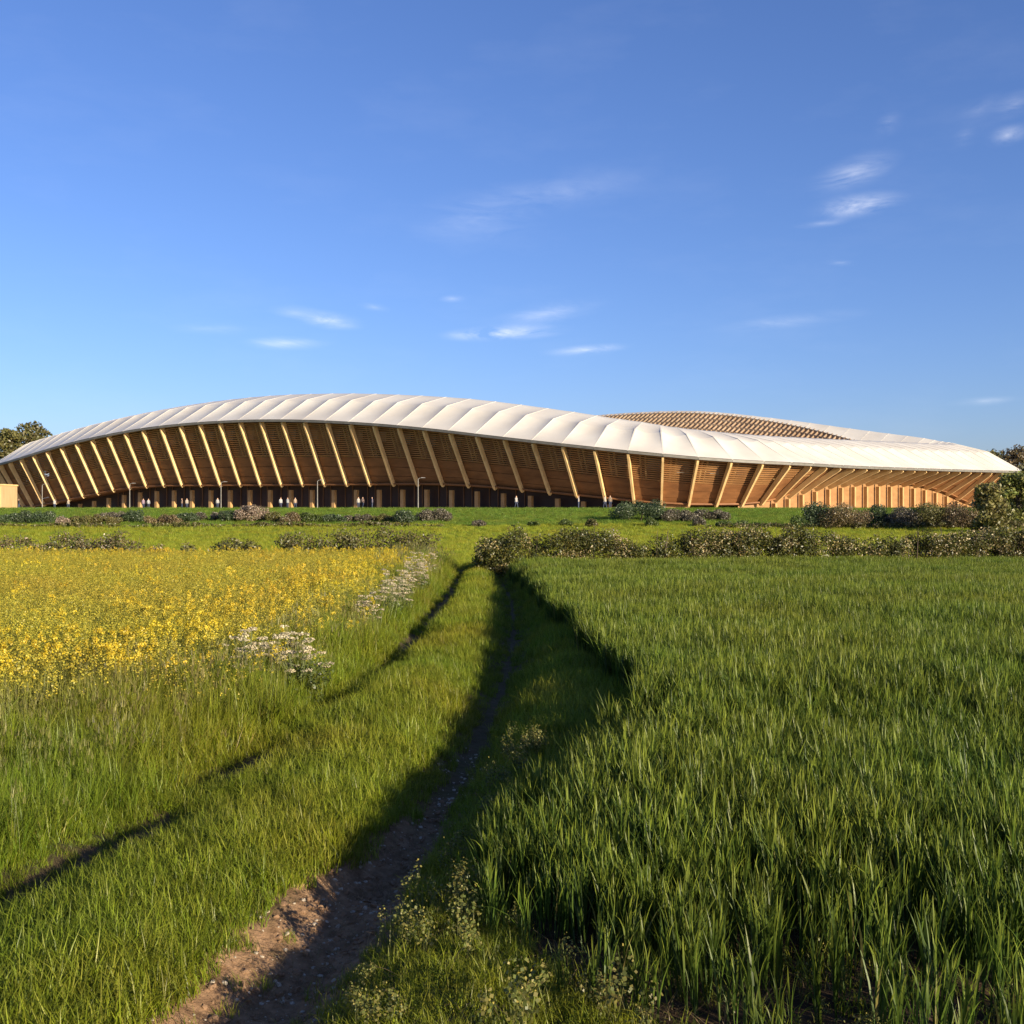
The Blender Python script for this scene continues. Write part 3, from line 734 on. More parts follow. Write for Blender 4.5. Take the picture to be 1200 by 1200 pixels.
# ------------------------------------------------------------------ kiosk, lamps and people below the facade
root = empty('kiosk', (at_px(-14, 597, 176)[0], 176, float(gz(-80, 176)))); tag(root, 'small orange timber kiosk at the left frame edge beside the stadium', 'kiosk')
kw = 26 / F * 176
mb = MB(); mb.box(-kw, kw, -2.5, 2.5, -0.1, 3.75); mb.build('wall', simple('kiosk_timber', (0.48, 0.32, 0.17), (0.40, 0.26, 0.13), 0.6, 0.6, (6, 6, 0.5)), root)
mb = MB(); mb.box(-kw - 0.12, kw + 0.12, -2.62, 2.62, 3.75, 3.98); mb.build('roof_slab', MAT['timber'], root)
for k in range(9):
    mb = MB(); x = -kw + (k + 0.5) * 2 * kw / 9; mb.box(x - 0.06, x + 0.06, -2.58, -2.5, 0, 3.6); mb.build('batten', MAT['timber'], root)
lp = MB(); lp.tube([(0, 0, -0.1), (0, 0, 1.2), (0, 0, 4.1)], [0.09, 0.07, 0.055], 8); pole_me = lp.mesh('pole')
la = MB(); la.tube([(0, 0, 4.05), (0.12, 0, 4.22), (0.55, 0, 4.3)], [0.05, 0.045, 0.04], 6); arm_me = la.mesh('arm')
lh = MB(); lh.hexa([(0.4, -0.12, 4.25), (1.0, -0.1, 4.27), (1.0, 0.1, 4.27), (0.4, 0.12, 4.25), (0.42, -0.08, 4.36), (0.97, -0.06, 4.33), (0.97, 0.06, 4.33), (0.42, 0.08, 4.36)]); head_me = lh.mesh('lamp_head')
for k, (x, dist, lab) in enumerate(((49.5, 186, 'leftmost lamp post before the dark end of the stadium'), (152, 181, 'second lamp post from the left before the stadium'), (259, 172, 'third lamp post from the left above the pinkish bushes'), (372, 162, 'fourth lamp post from the left before the golden ribs'), (490, 152, 'rightmost lamp post before the golden ribs'))):
    o = empty('street_lamp', (at_px(x, 597, dist)[0], dist, float(gz(0, dist)))); tag(o, lab, 'lamp', 'lamp posts before the stadium')
    for nm_, me_ in (('pole', pole_me), ('arm', arm_me), ('lamp_head', head_me)): link(nm_, me_, MAT['lamp'], o)
# a walking or standing figure, one skinned body
m, n, l, b = new_mat('clothed_figure')
tc = n.new('ShaderNodeTexCoord'); sz = n.new('ShaderNodeSeparateXYZ'); l.new(tc.outputs['Object'], sz.inputs[0])
oi = n.new('ShaderNodeObjectInfo'); rmp = n.new('ShaderNodeValToRGB'); rmp.color_ramp.interpolation = 'CONSTANT'
mrz = n.new('ShaderNodeMath'); mrz.operation = 'DIVIDE'; mrz.inputs[1].default_value = 1.8; l.new(sz.outputs[2], mrz.inputs[0]); l.new(mrz.outputs[0], rmp.inputs[0])
cr = rmp.color_ramp; cr.elements[0].color = (0.03, 0.02, 0.02, 1); e = cr.elements[1]; e.position = 0.05; e.color = (0.04, 0.05, 0.09, 1)
for p_, c_ in ((0.52, (1, 1, 1, 1)), (0.835, (0.45, 0.27, 0.18, 1)), (0.945, (0.06, 0.035, 0.02, 1))):
    q = cr.elements.new(p_); q.color = c_
st_ = n.new('ShaderNodeMath'); st_.operation = 'COMPARE'; st_.inputs[1].default_value = 0.6775; st_.inputs[2].default_value = 0.1575; l.new(mrz.outputs[0], st_.inputs[0])
mxp = n.new('ShaderNodeMix'); mxp.data_type = 'RGBA'; l.new(st_.outputs[0], mxp.inputs['Factor']); l.new(rmp.outputs[0], mxp.inputs[6]); l.new(oi.outputs['Color'], mxp.inputs[7])
l.new(mxp.outputs[2], b.inputs['Base Color']); b.inputs['Roughness'].default_value = 0.8
def figure(stride):
    vs_ = [(0, 0, .95), (0, 0.01, 1.2), (0, 0.01, 1.42), (0, 0, 1.52), (0, -.01, 1.62), (0, 0, 1.74),
           (.17, 0, 1.42), (.22, .05 * stride, 1.15), (.22, -.1 * stride, .9), (.22, -.16 * stride, .80), (-.17, 0, 1.42), (-.22, -.05 * stride, 1.15), (-.22, .04 * stride, .9), (-.22, .02, .80),
           (.09, 0, .9), (.1, -.14 * stride, .5), (.1, -.22 * stride, .08), (.1, -.22 * stride - .14, .04), (-.09, 0, .9), (-.1, .06 * stride, .5), (-.1, .24 * stride, .1), (-.1, .24 * stride - .12, .04)]
    es = [(0, 1), (1, 2), (2, 3), (3, 4), (4, 5), (2, 6), (6, 7), (7, 8), (8, 9), (2, 10), (10, 11), (11, 12), (12, 13), (0, 14), (14, 15), (15, 16), (16, 17), (0, 18), (18, 19), (19, 20), (20, 21)]
    rd = [.15, .14, .15, .06, .10, .085, .07, .05, .04, .04, .07, .05, .04, .04, .1, .065, .045, .04, .1, .065, .045, .04]
    me = bpy.data.meshes.new('body'); me.from_pydata(vs_, es, []); me.update()
    o = bpy.data.objects.new('person', me)
    COL.objects.link(o)
    o.modifiers.new('skin', 'SKIN'); o.modifiers.new('sub', 'SUBSURF').levels = 1
    for k, v in enumerate(me.skin_vertices[0].data): v.radius = (rd[k], rd[k] * 0.85); v.use_root = (k == 0)
    me.materials.append(m)
    return o
figs = [figure(1.0), figure(0.1)]
PEOPLE = [(22, 184, (.05, .05, .06), 'person in dark clothes between the kiosk and the stadium'), (64, 186, (.75, .72, .68), 'person in a white top right of the leftmost lamp post'), (80, 188, (.6, .5, .4), 'person in a beige top behind the dark shrub mass'),
          (168, 180, (.5, .35, .45), 'person in a mauve top right of the second lamp post'), (174, 181, (.7, .7, .72), 'person in a pale top walking right of the second lamp post'), (213, 176, (.65, .42, .3), 'person in an orange-brown top left of the pinkish bushes'), (219, 176.5, (.7, .6, .5), 'person in a cream top beside the one in orange-brown'),
          (255, 171, (.8, .78, .75), 'person in white beside the third lamp post'), (329, 166, (.85, .83, .8), 'left one of two people in white under the golden ribs'), (337, 166, (.85, .85, .83), 'right one of two people in white under the golden ribs'), (346, 167, (.7, .5, .35), 'person in a tan top right of the two in white'),
          (420, 160, (.75, .68, .6), 'person in a light top before the middle columns'), (425, 160.5, (.45, .3, .25), 'person in brown beside the one before the middle columns'), (436, 161, (.4, .33, .42), 'person in purple-grey before the middle columns'),
          (605, 148, (.7, .65, .6), 'person in a pale top at the foot of the right golden ribs'), (678, 146, (.8, .7, .6), 'person in a cream top left of the large dark bush'), (709, 145, (.75, .65, .5), 'left one of a pair beside the large dark bush'), (715, 145.2, (.6, .45, .3), 'right one of a pair beside the large dark bush')]
for k, (x, dist, c_, lab) in enumerate(PEOPLE):
    src = figs[k % 2]
    if k < 2: o = src
    else:
        o = src.copy(); COL.objects.link(o)
    px_ = at_px(x, 597, dist)[0]
    o.location = (px_, dist, float(gz(px_, dist)) + 0.03); o.rotation_euler = (0, 0, random.uniform(0, 6.28)); o.color = (*[0.4 * q for q in c_], 1)
    tag(o, lab, 'person', 'people walking before the stadium')

# ------------------------------------------------------------------ scatter
def scatter(name, label, pts, rot, scl, pid, protos, cat=None):
    me = bpy.data.meshes.new(name)
    me.vertices.add(len(pts)); me.vertices.foreach_set('co', np.asarray(pts, np.float32).ravel())
    a = me.attributes.new('rot', 'FLOAT_VECTOR', 'POINT'); a.data.foreach_set('vector', np.asarray(rot, np.float32).ravel())
    a = me.attributes.new('scl', 'FLOAT_VECTOR', 'POINT'); a.data.foreach_set('vector', np.asarray(scl, np.float32).ravel())
    a = me.attributes.new('pid', 'INT', 'POINT'); a.data.foreach_set('value', np.asarray(pid, np.int32))
    me.update()
    o = bpy.data.objects.new(name, me); COL.objects.link(o)
    ng = bpy.data.node_groups.new(name + '_scatter', 'GeometryNodeTree')
    ng.interface.new_socket('Geometry', in_out='INPUT', socket_type='NodeSocketGeometry')
    ng.interface.new_socket('Geometry', in_out='OUTPUT', socket_type='NodeSocketGeometry')
    N, Lk = ng.nodes, ng.links
    gi, go = N.new('NodeGroupInput'), N.new('NodeGroupOutput')
    iop = N.new('GeometryNodeInstanceOnPoints')
    j = N.new('GeometryNodeJoinGeometry')
    for p_ in reversed(protos):      # join puts the last link first
        oi_ = N.new('GeometryNodeObjectInfo'); oi_.inputs['Object'].default_value = p_; oi_.inputs['As Instance'].default_value = True
        Lk.new(oi_.outputs['Geometry'], j.inputs[0])
    def attr(nm_, ty):
        q = N.new('GeometryNodeInputNamedAttribute'); q.data_type = ty; q.inputs['Name'].default_value = nm_; return q.outputs['Attribute']
    Lk.new(gi.outputs[0], iop.inputs['Points']); Lk.new(j.outputs[0], iop.inputs['Instance'])
    iop.inputs['Pick Instance'].default_value = True
    Lk.new(attr('pid', 'INT'), iop.inputs['Instance Index'])
    e2r = N.new('FunctionNodeEulerToRotation'); Lk.new(attr('rot', 'FLOAT_VECTOR'), e2r.inputs[0]); Lk.new(e2r.outputs[0], iop.inputs['Rotation'])
    Lk.new(attr('scl', 'FLOAT_VECTOR'), iop.inputs['Scale'])
    Lk.new(iop.outputs[0], go.inputs[0])
    md = o.modifiers.new('scatter', 'NODES'); md.node_group = ng
    tag(o, label, cat, None, 'stuff')
    return o
def proto(name, me, mat):
    me.materials.append(mat); return bpy.data.objects.new(name, me)      # kept out of the scene, only instanced
def blades(g, n, rad, h0, h1, w, lean, droop, cols, seg=3, tipc=None, base=None):
    """n curved tapering blades -> V, F(list), C"""
    Vs, Fs, Cs = [], [], []
    for k in range(n):
        an = g.uniform(0, 6.283); r = rad * math.sqrt(g.random()); b0 = np.array([math.cos(an) * r, math.sin(an) * r, -0.02])
        if base is not None: b0 = b0 + base
        h = g.uniform(h0, h1); ld = g.uniform(0, 6.283); le = lean * g.random(); dr_ = droop * g.random() * h
        dirv = np.array([math.cos(ld), math.sin(ld), 0]); sv = np.array([-math.sin(ld), math.cos(ld), 0])
        tw = g.uniform(-0.6, 0.6); sv = sv * math.cos(tw) + dirv * math.sin(tw)
        c_ = np.array(cols[g.integers(len(cols))]) * g.uniform(0.8, 1.2)
        o = len(Vs)
        for s in range(seg + 1):
            t = s / seg
            p = b0 + np.array([0, 0, 1]) * (h * t - dr_ * t ** 3 * 0.9) + dirv * (le * h * t ** 1.6 + dr_ * t ** 2.2)
            ww = w * (1 - t ** 1.8) * (0.75 + 0.25 * min(1, 3 * t))
            cc = c_ if tipc is None else c_ * (1 - 0.9 * t ** 1.8) + np.array(tipc) * (0.9 * t ** 1.8)
            if s < seg:
                Vs += [p - sv * ww / 2, p + sv * ww / 2]; Cs += [cc, cc]
            else:
                Vs.append(p); Cs.append(cc)
        for s in range(seg - 1): Fs.append((o + 2 * s, o + 2 * s + 1, o + 2 * s + 3, o + 2 * s + 2))
        Fs.append((o + 2 * seg - 2, o + 2 * seg - 1, o + 2 * seg))
    return Vs, Fs, Cs
def mk(name, parts, mat):
    Vs, Fs, Cs = [], [], []
    for v, f, c_ in parts:
        o = len(Vs); Vs += list(v); Cs += list(c_); Fs += [tuple(q + o for q in ff) for ff in f]
    tri = np.array([f for f in Fs if len(f) == 3], int).reshape(-1, 3); qd = np.array([f for f in Fs if len(f) == 4], int).reshape(-1, 4)
    return proto(name, mesh_np(name, np.array(Vs), [qd, tri], np.array(Cs)), mat)
g = np.random.default_rng(3)
GC = [(0.165, 0.215, 0.012), (0.125, 0.180, 0.009), (0.20, 0.24, 0.016), (0.10, 0.155, 0.010), (0.235, 0.23, 0.026)]
GC_DRY = GC + GC + [(0.24, 0.19, 0.05)]
P_grass = [mk('grass_short', [blades(g, 34, 0.10, 0.09, 0.20, 0.006, 0.55, 0.6, GC, 3, (0.25, 0.27, 0.025))], MAT['grass']) for _ in range(3)]
P_tall = [mk('grass_tall', [blades(g, 30, 0.10, 0.22, 0.48, 0.007, 0.45, 0.5, GC_DRY, 4, (0.25, 0.27, 0.028))], MAT['grass']) for _ in range(3)]
P_meadow = [mk('meadow_tuft', [blades(g, 34, 0.10, 0.09, 0.20, 0.006, 0.55, 0.6, [(0.31, 0.34, 0.03), (0.26, 0.31, 0.025), (0.36, 0.36, 0.04)])], MAT['grass']) for _ in range(3)]
# seed-head grass
def seeded():
    parts = [blades(g, 22, 0.09, 0.2, 0.45, 0.007, 0.4, 0.5, GC, 4)]
    for k in range(5):
        an = g.uniform(0, 6.28); d_ = np.array([math.cos(an), math.sin(an), 0]) * g.uniform(0.02, 0.14); h = g.uniform(0.45, 0.62)
        parts.append(blades(g, 1, 0.01, h, h, 0.003, 0.15, 0.1, [(0.16, 0.16, 0.05)], 3, base=d_))
        parts.append(blades(g, 6, 0.008, 0.05, 0.10, 0.006, 0.5, 0.3, [(0.22, 0.20, 0.06)], 2, base=d_ + np.array([0, 0, h * 0.86])))
    return mk('grass_seed', parts, MAT['grass'])
P_tall += [seeded() for _ in range(1)] + [mk('grass_tall', [blades(g, 30, 0.10, 0.25, 0.5, 0.007, 0.4, 0.5, GC, 4, (0.22, 0.25, 0.025))], MAT['grass'])]
WC = [(0.050, 0.092, 0.012), (0.064, 0.110, 0.014), (0.040, 0.076, 0.011), (0.085, 0.125, 0.016)]
def wheat_tuft(hs, nt, rad):
    parts = []
    for k in range(nt):
        an = g.uniform(0, 6.28); b0 = np.array([math.cos(an), math.sin(an), 0]) * rad * math.sqrt(g.random())
        h = hs * g.uniform(0.8, 1.12)
        parts.append(blades(g, 1, 0.002, h * 0.72, h * 0.78, 0.008, 0.06, 0.02, [(0.07, 0.11, 0.03)], 2, base=b0))
        for z in (0.12, 0.3, 0.48, 0.62):
            parts.append(blades(g, 1, 0.002, h * (1 - z) * 0.98, h * (1 - z) * 1.12, g.uniform(0.010, 0.017), 0.24 + 0.25 * (g.random() < 0.2), 0.16 + 0.5 * (g.random() < 0.15), WC if g.random() > 0.03 else [(0.20, 0.17, 0.05)], 4, (0.235, 0.265, 0.028) if z > 0.4 else (0.09, 0.13, 0.016), base=b0 + np.array([0, 0, z * h])))  # sunlit tips and dark lower canopy are painted into the leaf colours
    return mk('wheat_tuft', parts, MAT['wheat'])
P_wheat = [wheat_tuft(0.52, 5, 0.07) for _ in range(5)]
YEL = [(0.56, 0.42, 0.03), (0.50, 0.36, 0.02), (0.60, 0.49, 0.07)]
RG = [(0.15, 0.17, 0.03), (0.20, 0.20, 0.035), (0.12, 0.15, 0.025)]
def flower_head(c0, nf, rad, hz, size, cols):
    Vs, Fs, Cs = [], [], []
    for k in range(nf):
        d_ = g.normal(size=3); d_ /= np.linalg.norm(d_); p = np.array(c0) + d_ * np.array([rad, rad, hz]) * g.random() ** 0.4
        nr = d_ + np.array([0, 0, 0.6]) + 0.5 * g.normal(size=3); nr /= np.linalg.norm(nr); t1 = np.cross(nr, g.normal(size=3)); t1 /= np.linalg.norm(t1); t2 = np.cross(nr, t1)
        s = size * g.uniform(0.7, 1.2); o = len(Vs); c_ = np.array(cols[g.integers(len(cols))]) * g.uniform(0.85, 1.1)
        Vs += [p - t1 * s, p + t2 * s, p + t1 * s, p - t2 * s]; Cs += [c_] * 4; Fs.append((o, o + 1, o + 2, o + 3))
    return Vs, Fs, Cs
def rape(h, bloom):
    parts = [blades(g, 9, 0.05, h * 0.45, h * 0.75, 0.035, 0.5, 0.5, RG, 3), blades(g, 14, 0.06, h * 0.7, h * 0.98, 0.006, 0.3, 0.1, [(0.24, 0.24, 0.045)], 3)]
    nh = 5
    for k in range(nh):
        an = g.uniform(0, 6.28); r = g.uniform(0.02, 0.19); z = h * g.uniform(0.78, 1.05)
        c0 = (math.cos(an) * r, math.sin(an) * r, z)
        if g.random() < bloom:
            parts.append(flower_head(c0, 26, 0.038, 0.045, 0.011, YEL))
        parts.append(flower_head((c0[0], c0[1], z - 0.10), 10, 0.045, 0.07, 0.010, [(0.42, 0.35, 0.04), (0.30, 0.28, 0.04), (0.50, 0.40, 0.045)]))
    return mk('rape_plant', parts, MAT['rape'])
P_rape = [rape(0.80, 1.0), rape(0.82, 1.0), rape(0.85, 0.8), rape(0.76, 0.06), rape(0.78, 0.0), rape(0.74, 0.0)]
def weed():
    parts = [blades(g, 16, 0.10, 0.10, 0.28, 0.014, 0.6, 0.5, [(0.11, 0.13, 0.03), (0.15, 0.15, 0.035)], 3)]
    for k in range(9):
        an = g.uniform(0, 6.28); r = g.uniform(0.02, 0.14); z = g.uniform(0.18, 0.38); d_ = np.array([math.cos(an) * r, math.sin(an) * r, 0])
        parts.append(blades(g, 1, 0.01, z, z, 0.005, 0.1, 0.05, [(0.13, 0.13, 0.04)], 2, base=d_))
        parts.append(flower_head((d_[0], d_[1], z * 0.8), 16, 0.05, 0.09, 0.012, [(0.14, 0.15, 0.04), (0.20, 0.18, 0.05), (0.10, 0.12, 0.03)]))
        parts.append(flower_head((d_[0], d_[1], z), 3, 0.03, 0.03, 0.007, [(0.34, 0.28, 0.06), (0.26, 0.23, 0.06)]))
    return mk('weed_plant', parts, MAT['rape'])
P_weed = [weed() for _ in range(3)]

def sample(x0, x1, y0, y1, dens):
    n_ = int((x1 - x0) * (y1 - y0) * dens)
    return rng.uniform(x0, x1, n_), rng.uniform(y0, y1, n_)
def in_view(X, Y, margin=1.6):
    return (np.abs(X) < 0.4615 * Y + margin)
def finish(X, Y, s, nprot, tilt=0.12, zs=None, protoidx=None):
    n_ = len(X); Z = gz(X, Y)
    rot = np.stack([rng.normal(0, tilt, n_), rng.normal(0, tilt, n_), rng.uniform(0, 6.283, n_)], 1)
    sc_ = np.stack([s, s, s if zs is None else zs], 1)
    return np.stack([X, Y, Z], 1), rot, sc_, (rng.integers(0, nprot, n_) if protoidx is None else protoidx)
# grass: middle strip, verge by the wheat, left margin
XS, YS, SS, PI_ = [], [], [], []
for y0, y1, dens, big in ((3.4, 9, 300, 1.0), (9, 16, 190, 1.15), (16, 27, 110, 1.4), (27, 46, 60, 1.75)):
    X, Y = sample(-13 if y0 < 27 else -4.2, 1.6, y0, y1, dens)
    dr, dl, dw, dp = X - ip(RUT_R, Y), X - ip(RUT_L, Y), X - ip(WHEAT_E, Y), X - ip(RAPE_E, Y)
    nz_ = vnoise(X, Y, 0.5, 6)
    ok = in_view(X, Y) & (dw < 0.25) & (dp > -0.9)
    k_rr = 0.30 + 0.07 * nz_
    # bare earth of the right rut, wider near the camera
    bare_r = np.where(Y < 7.2, np.abs(dr + 0.03) < 0.29 + 0.13 * nz_ + 0.05 * vnoise(X, Y, 0.2, 51), np.abs(dr) < k_rr * np.where(Y < 8.2, 0.75, np.where(Y < 13, 0.38, 0.22)))
    bare_l = np.abs(dl + 0.07 * vnoise(X * 0, Y, 1.1, 32)) < (0.10 + 0.14 * nz_) * ip(RUT_A, Y)
    ok &= ~bare_l
    stray = (rng.random(len(X)) < 0.035) & (np.abs(dr) > 0.12)
    ok &= (~bare_r | stray)
    X, Y, dr, dl, dw = X[ok], Y[ok], dr[ok], dl[ok], dw[ok]
    tall = (dl < -0.2) & (rng.random(len(X)) < 0.75 * sstep(0.1, 0.9, -dl) + 0.1)
    pi = np.where(tall, np.array([3, 4, 5, 3, 4, 5, 7, 7, 7, 7, 4, 6])[rng.integers(0, 12, len(X))], rng.integers(0, 3, len(X)))
    s = np.where(tall, 0.95, 1.0) * big * rng.uniform(0.75, 1.25, len(X)) * (1 + 0.3 * vnoise(X, Y, 1.1, 7))
    near_rut = np.minimum(np.abs(dr), np.abs(dl) + 0.6 * (1 - ip(RUT_A, Y))); s *= 0.45 + 0.55 * sstep(0.1, 0.6, near_rut)
    s *= np.where(dr > 0.2, np.where(Y < 6.2, 0.55, 0.9), 1.0)
    s /= np.where(big > 1.3, np.where(tall, 1.2, 1.0), 1.0)
    XS.append(X); YS.append(Y); SS.append(s); PI_.append(pi)
X, Y, s, pi = map(np.concatenate, (XS, YS, SS, PI_))
scatter('grass', 'lush green grass of the track verge and field margin', *finish(X, Y, s, 8, 0.16, None, pi), P_grass + P_tall)
# meadow beyond the crops: coarse tufts
X, Y = sample(-32, 32, 43, 66, 13)
ok = in_view(X, Y, 3) & ~((Y < 45.5) & (X < -3.6)); X, Y = X[ok], Y[ok]
scatter('meadow_grass', 'short meadow grass between the hedges and the rise', *finish(X, Y, rng.uniform(1.1, 1.9, len(X)), 3, 0.16, rng.uniform(0.9, 1.4, len(X))), P_meadow)
P_rise = [mk('rise_tuft', [blades(g, 34, 0.10, 0.09, 0.20, 0.006, 0.55, 0.6, [(0.15, 0.23, 0.03), (0.12, 0.20, 0.025), (0.19, 0.25, 0.035)])], MAT['grass']) for _ in range(3)]
X, Y = sample(-72, 72, 66, 146, 4.5)
ok = in_view(X, Y, 3); X, Y = X[ok], Y[ok]
low = Y + 2 * vnoise(X, Y, 9, 61) < 107
scatter('rise_grass', 'rough tufted grass on the rise below the stadium', *finish(X, Y, rng.uniform(1.8, 3.2, len(X)), 6, 0.16, rng.uniform(1.2, 2.2, len(X)), np.where(low, 0, 3) + rng.integers(0, 3, len(X))), P_meadow + P_rise)
# wheat
XS, YS, SS = [], [], []
for y0, y1, dens, big in ((4.0, 9, 150, 1.0), (9, 16, 135, 1.0), (16, 26, 110, 1.0), (26, 38.4, 85, 0.9)):
    X, Y = sample(-0.4, 20, y0, y1, dens); jit = np.where(Y < 10, 0.05, 0.03)
    # drilled rows running away from the camera
    X = np.round(X / 0.125) * 0.125 + rng.normal(0, 1, len(X)) * jit + 0.25 * np.sin(Y * 0.05)
    dw = X - ip(WHEAT_E, Y) + 0.12 * vnoise(X, Y, 0.4, 12)
    thin = np.clip(sstep(4.7, 6.2, Y + 0.45 * vnoise(X, Y, 0.7, 13) + 0.12 * X), 0.14, 1)
    gap = vnoise(X * 1.0, Y * 0.35, 0.9, 15) > -0.86
    ok = in_view(X, Y) & (dw > 0) & (rng.random(len(X)) < thin) & gap
    X, Y = X[ok], Y[ok]
    XS.append(X); YS.append(Y); SS.append(big * rng.uniform(0.86, 1.12, len(X)) * (1 + 0.09 * vnoise(X, Y, 1.6, 14)) * (0.82 + 0.18 * sstep(5, 6.6, Y)) * (0.68 + 0.32 * np.maximum(sstep(0, 0.8, dw[ok]), sstep(9, 10, Y))))
X, Y, s = map(np.concatenate, (XS, YS, SS))
scatter('wheat', 'dense field of young green wheat right of the track', *finish(X, Y, s, 5, 0.07), P_wheat)
# oilseed rape
XS, YS, SS, PI_ = [], [], [], []
for y0, y1, dens, big in ((8.0, 16, 62, 1.0), (16, 28, 52, 1.1), (28, 42.4, 44, 1.2)):
    X, Y = sample(-24, -2.3, y0, y1, dens)
    dp = ip(RAPE_E, Y) - X + 0.25 * vnoise(X, Y, 0.5, 22)
    ok = in_view(X, Y, 2) & (dp > -0.5) & (rng.random(len(X)) < 0.10 + 0.90 * sstep(-0.3, 1.5, dp)); X, Y, dp = X[ok], Y[ok], dp[ok]
    frac = -0.02 + 0.20 * (1 - sstep(0.8, 3.5, dp)) + 0.08 * vnoise(X, Y, 1.7, 21) + 0.12 * sstep(38, 42, Y)
    bl = rng.random(len(X)) < np.clip(frac, 0.015, 0.5)
    XS.append(X); YS.append(Y); SS.append(rng.uniform(0.84, 1.06, len(X)) * (1 + 0.07 * vnoise(X, Y, 1.2, 23)) * (0.82 + 0.18 * sstep(0, 0.8, dp))); PI_.append(np.where(bl, rng.integers(0, 3, len(X)), 3 + rng.integers(0, 3, len(X))))
X, Y, s, pi = map(np.concatenate, (XS, YS, SS, PI_))
scatter('rapeseed', 'yellow flowering rapeseed crop left of the track', *finish(X, Y, s, 6, 0.06, None, pi), P_rape)
# weeds along the right bank of the rut and on the bare headland
XW = np.concatenate([rng.uniform(-0.75, 0.1, 55), rng.uniform(-0.2, 3.0, 60), rng.normal(0.02, 0.14, 18)]); YW = np.concatenate([rng.uniform(4.3, 9.0, 55), rng.uniform(4.0, 5.3, 60), rng.normal(9.6, 0.25, 18)])
ok = (XW - ip(RUT_R, YW) > 0.42); ok &= ~((YW < 5.2) & (XW < 0.3) & (rng.random(len(XW)) < 0.6)); XW, YW = XW[ok], YW[ok]
scatter('weeds', 'straggling yellow-green weeds between the rut and the wheat', *finish(XW, YW, np.where(XW > 0.5, rng.uniform(0.22, 0.5, len(XW)), rng.uniform(0.4, 0.9, len(XW))), 3, 0.12), P_weed)
# dead straw and short grass on the bare headland in front of the wheat
P_straw = [mk('straw', [blades(g, 7, 0.08, 0.05, 0.14, 0.005, 2.2, 1.2, [(0.20, 0.15, 0.07), (0.14, 0.10, 0.05), (0.26, 0.2, 0.1)], 3)], MAT['grass']) for _ in range(2)]
X, Y = sample(-0.6, 4.2, 3.8, 6.4, 70)
ok = (X - ip(RUT_R, Y) > 0.5); X, Y = X[ok], Y[ok]
scatter('headland_litter', 'dead straw and stray grass blades on the bare earth before the wheat', *finish(X, Y, rng.uniform(0.5, 1.1, len(X)), 3, 0.2, None, np.where(rng.random(len(X)) < 0.8, rng.integers(0, 2, len(X)), 2)), P_straw + [P_grass[0]])
# pebbles on the track
pb = []
for k in range(4):
    import bmesh
    bm = bmesh.new(); bmesh.ops.create_icosphere(bm, subdivisions=1, radius=1)
    for v in bm.verts: v.co = Vector((v.co.x * random.uniform(.8, 1.2), v.co.y * random.uniform(.7, 1.1), v.co.z * random.uniform(.4, .7)))
    me = bpy.data.meshes.new('pebble'); bm.to_mesh(me); bm.free(); pb.append(proto('pebble', me, MAT['stone']))
YP = rng.uniform(4.2, 11, 1700); XP = ip(RUT_R, YP) + rng.normal(0.02, 0.26, 1700)
sp_ = 0.003 + 0.019 * rng.random(1700) ** 5
scatter('pebbles', 'small pale stones lying on the bare earth of the rut', *finish(XP, YP, sp_, 4, 0.3), pb)
clod_m = simple('dry_clod', (0.27, 0.165, 0.092), (0.14, 0.082, 0.045), 30, 0.95, bump=0.5)
cb = []
for k in range(4):
    bm = bmesh.new(); bmesh.ops.create_icosphere(bm, subdivisions=2, radius=1)
    for v in bm.verts: v.co *= random.uniform(0.75, 1.2); v.co.z *= 0.55
    me = bpy.data.meshes.new('clod'); bm.to_mesh(me); bm.free(); cb.append(proto('clod', me, clod_m))
YP = rng.uniform(4.2, 9, 2600); XP = ip(RUT_R, YP) + rng.normal(0.0, 0.28, 2600)
sp_ = 0.004 + 0.024 * rng.random(2600) ** 4
scatter('clods', 'crumbled lumps of dry earth along the rut', *finish(XP, YP, sp_, 4, 0.5), cb)
YP = rng.uniform(4.2, 8, 420); XP = ip(RUT_R, YP) + rng.normal(0.0, 0.26, 420)
scatter('track_straw', 'dead straw scattered on the bare earth of the rut', *finish(XP, YP, rng.uniform(0.35, 0.8, 420), 2, 0.15), P_straw)

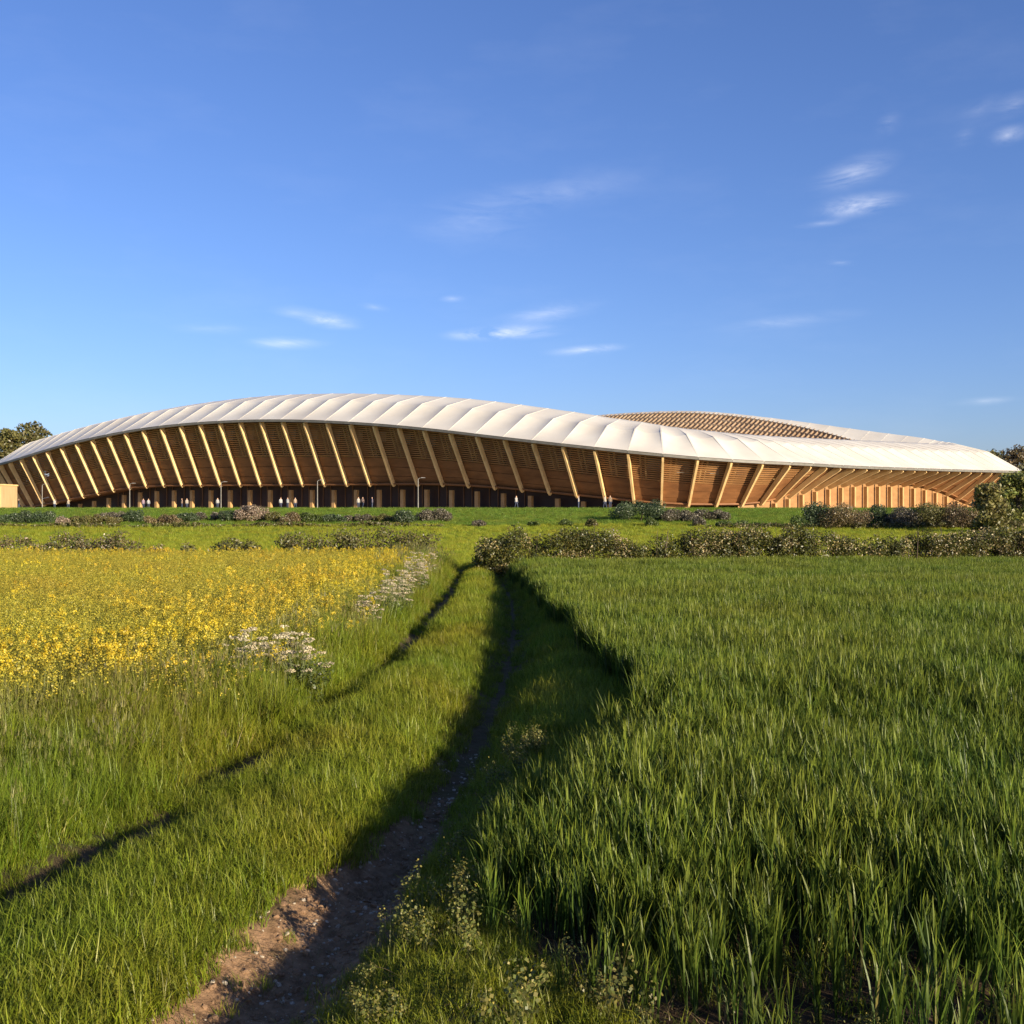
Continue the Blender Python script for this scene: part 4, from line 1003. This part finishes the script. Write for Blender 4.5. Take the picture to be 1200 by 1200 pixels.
# ------------------------------------------------------------------ cow parsley
def parsley(label, X, Y, h, w, seed, tone=1.0):
    g_ = np.random.default_rng(seed)
    root = empty('cow_parsley', (X, Y, float(gz(X, Y)))); tag(root, label, 'plant', 'flowering cow parsley along the yellow field')
    V_, F_, C_ = [], [], []
    mbs = MB()
    for k in range(int(20 + 18 * w)):
        an = g_.uniform(0, 6.28); r = w * math.sqrt(g_.random()) * 0.5; z = h * g_.uniform(0.5, 1.05) * (1 - 0.25 * (r / (w * 0.5)) ** 2)
        c0 = np.array([math.cos(an) * r, math.sin(an) * r, z])
        mbs.tube([(c0[0] * 0.15, c0[1] * 0.15, -0.03), (c0[0] * 0.5, c0[1] * 0.5, z * 0.55), tuple(c0)], [0.006, 0.005, 0.003], 4)
        for q in range(44):      # florets of one flat umbel
            a2 = g_.uniform(0, 6.28); rr = 0.062 * math.sqrt(g_.random())
            p = c0 + np.array([math.cos(a2) * rr, math.sin(a2) * rr, 0.012 - rr * rr * 3 + g_.normal(0, 0.006)])
            nr = np.array([0, 0, 1]) + 0.5 * g_.normal(size=3); nr /= np.linalg.norm(nr); t1 = np.cross(nr, g_.normal(size=3)); t1 /= np.linalg.norm(t1); t2 = np.cross(nr, t1); s = g_.uniform(0.009, 0.016)
            o = len(V_); V_ += [p - t1 * s, p + t2 * s, p + t1 * s, p - t2 * s]; F_.append((o, o + 1, o + 2, o + 3)); C_ += [np.array([0.60, 0.51, 0.33]) * tone * g_.uniform(0.7, 1.15)] * 4
    link('umbels', mesh_np('umbels', np.array(V_), np.array(F_), np.array(C_)), MAT['leaf'], root)
    mbs.build('stems', simple('parsley_stem%d' % seed, (0.10, 0.12, 0.04), None, 5, 0.7), root)
    cs = [(g_.uniform(-.4, .4) * w, g_.uniform(-.4, .4) * w, h * g_.uniform(0.15, 0.5)) for _ in range(9)]
    V, Fq, C = leaves(cs, [(0.16, 0.16, 0.14)] * 9, 700, 0.022, [(0.08, 0.11, 0.025), (0.11, 0.13, 0.03), (0.06, 0.08, 0.02)], (1, 1, 1), seed)
    V[:, 2] = np.maximum(V[:, 2], 0.0)
    link('leaves', mesh_np('leaves', V, Fq, C), MAT['leaf'], root)
parsley('broad cream cow parsley clump at the near corner of the yellow field', -2.50, 13.0, 0.80, 0.75, 301)
parsley('smaller cow parsley left of the broad cream clump', -3.05, 12.8, 0.80, 0.6, 302)
parsley('thin cow parsley among the rape behind the broad clump', -2.86, 14.1, 0.72, 0.4, 303)
ROW = [(19.5, 'first'), (21, 'second'), (22.6, 'third'), (24.4, 'fourth'), (26, 'fifth'), (28, 'sixth'), (30, 'seventh'), (32, 'eighth'), (34, 'ninth')]
for k, (Y, w_) in enumerate(ROW):
    parsley('%s clump from the camera in the white cow parsley row' % w_, float(ip(RAPE_E, Y)) + 0.15 + 0.12 * (k % 3), Y, (0.72, 0.95, 0.82, 0.98, 0.78, 0.9, 1.0, 0.8, 0.94)[k], (0.45, 0.7, 0.5, 0.8, 0.45, 0.6, 0.8, 0.5, 0.7)[k], 310 + k)
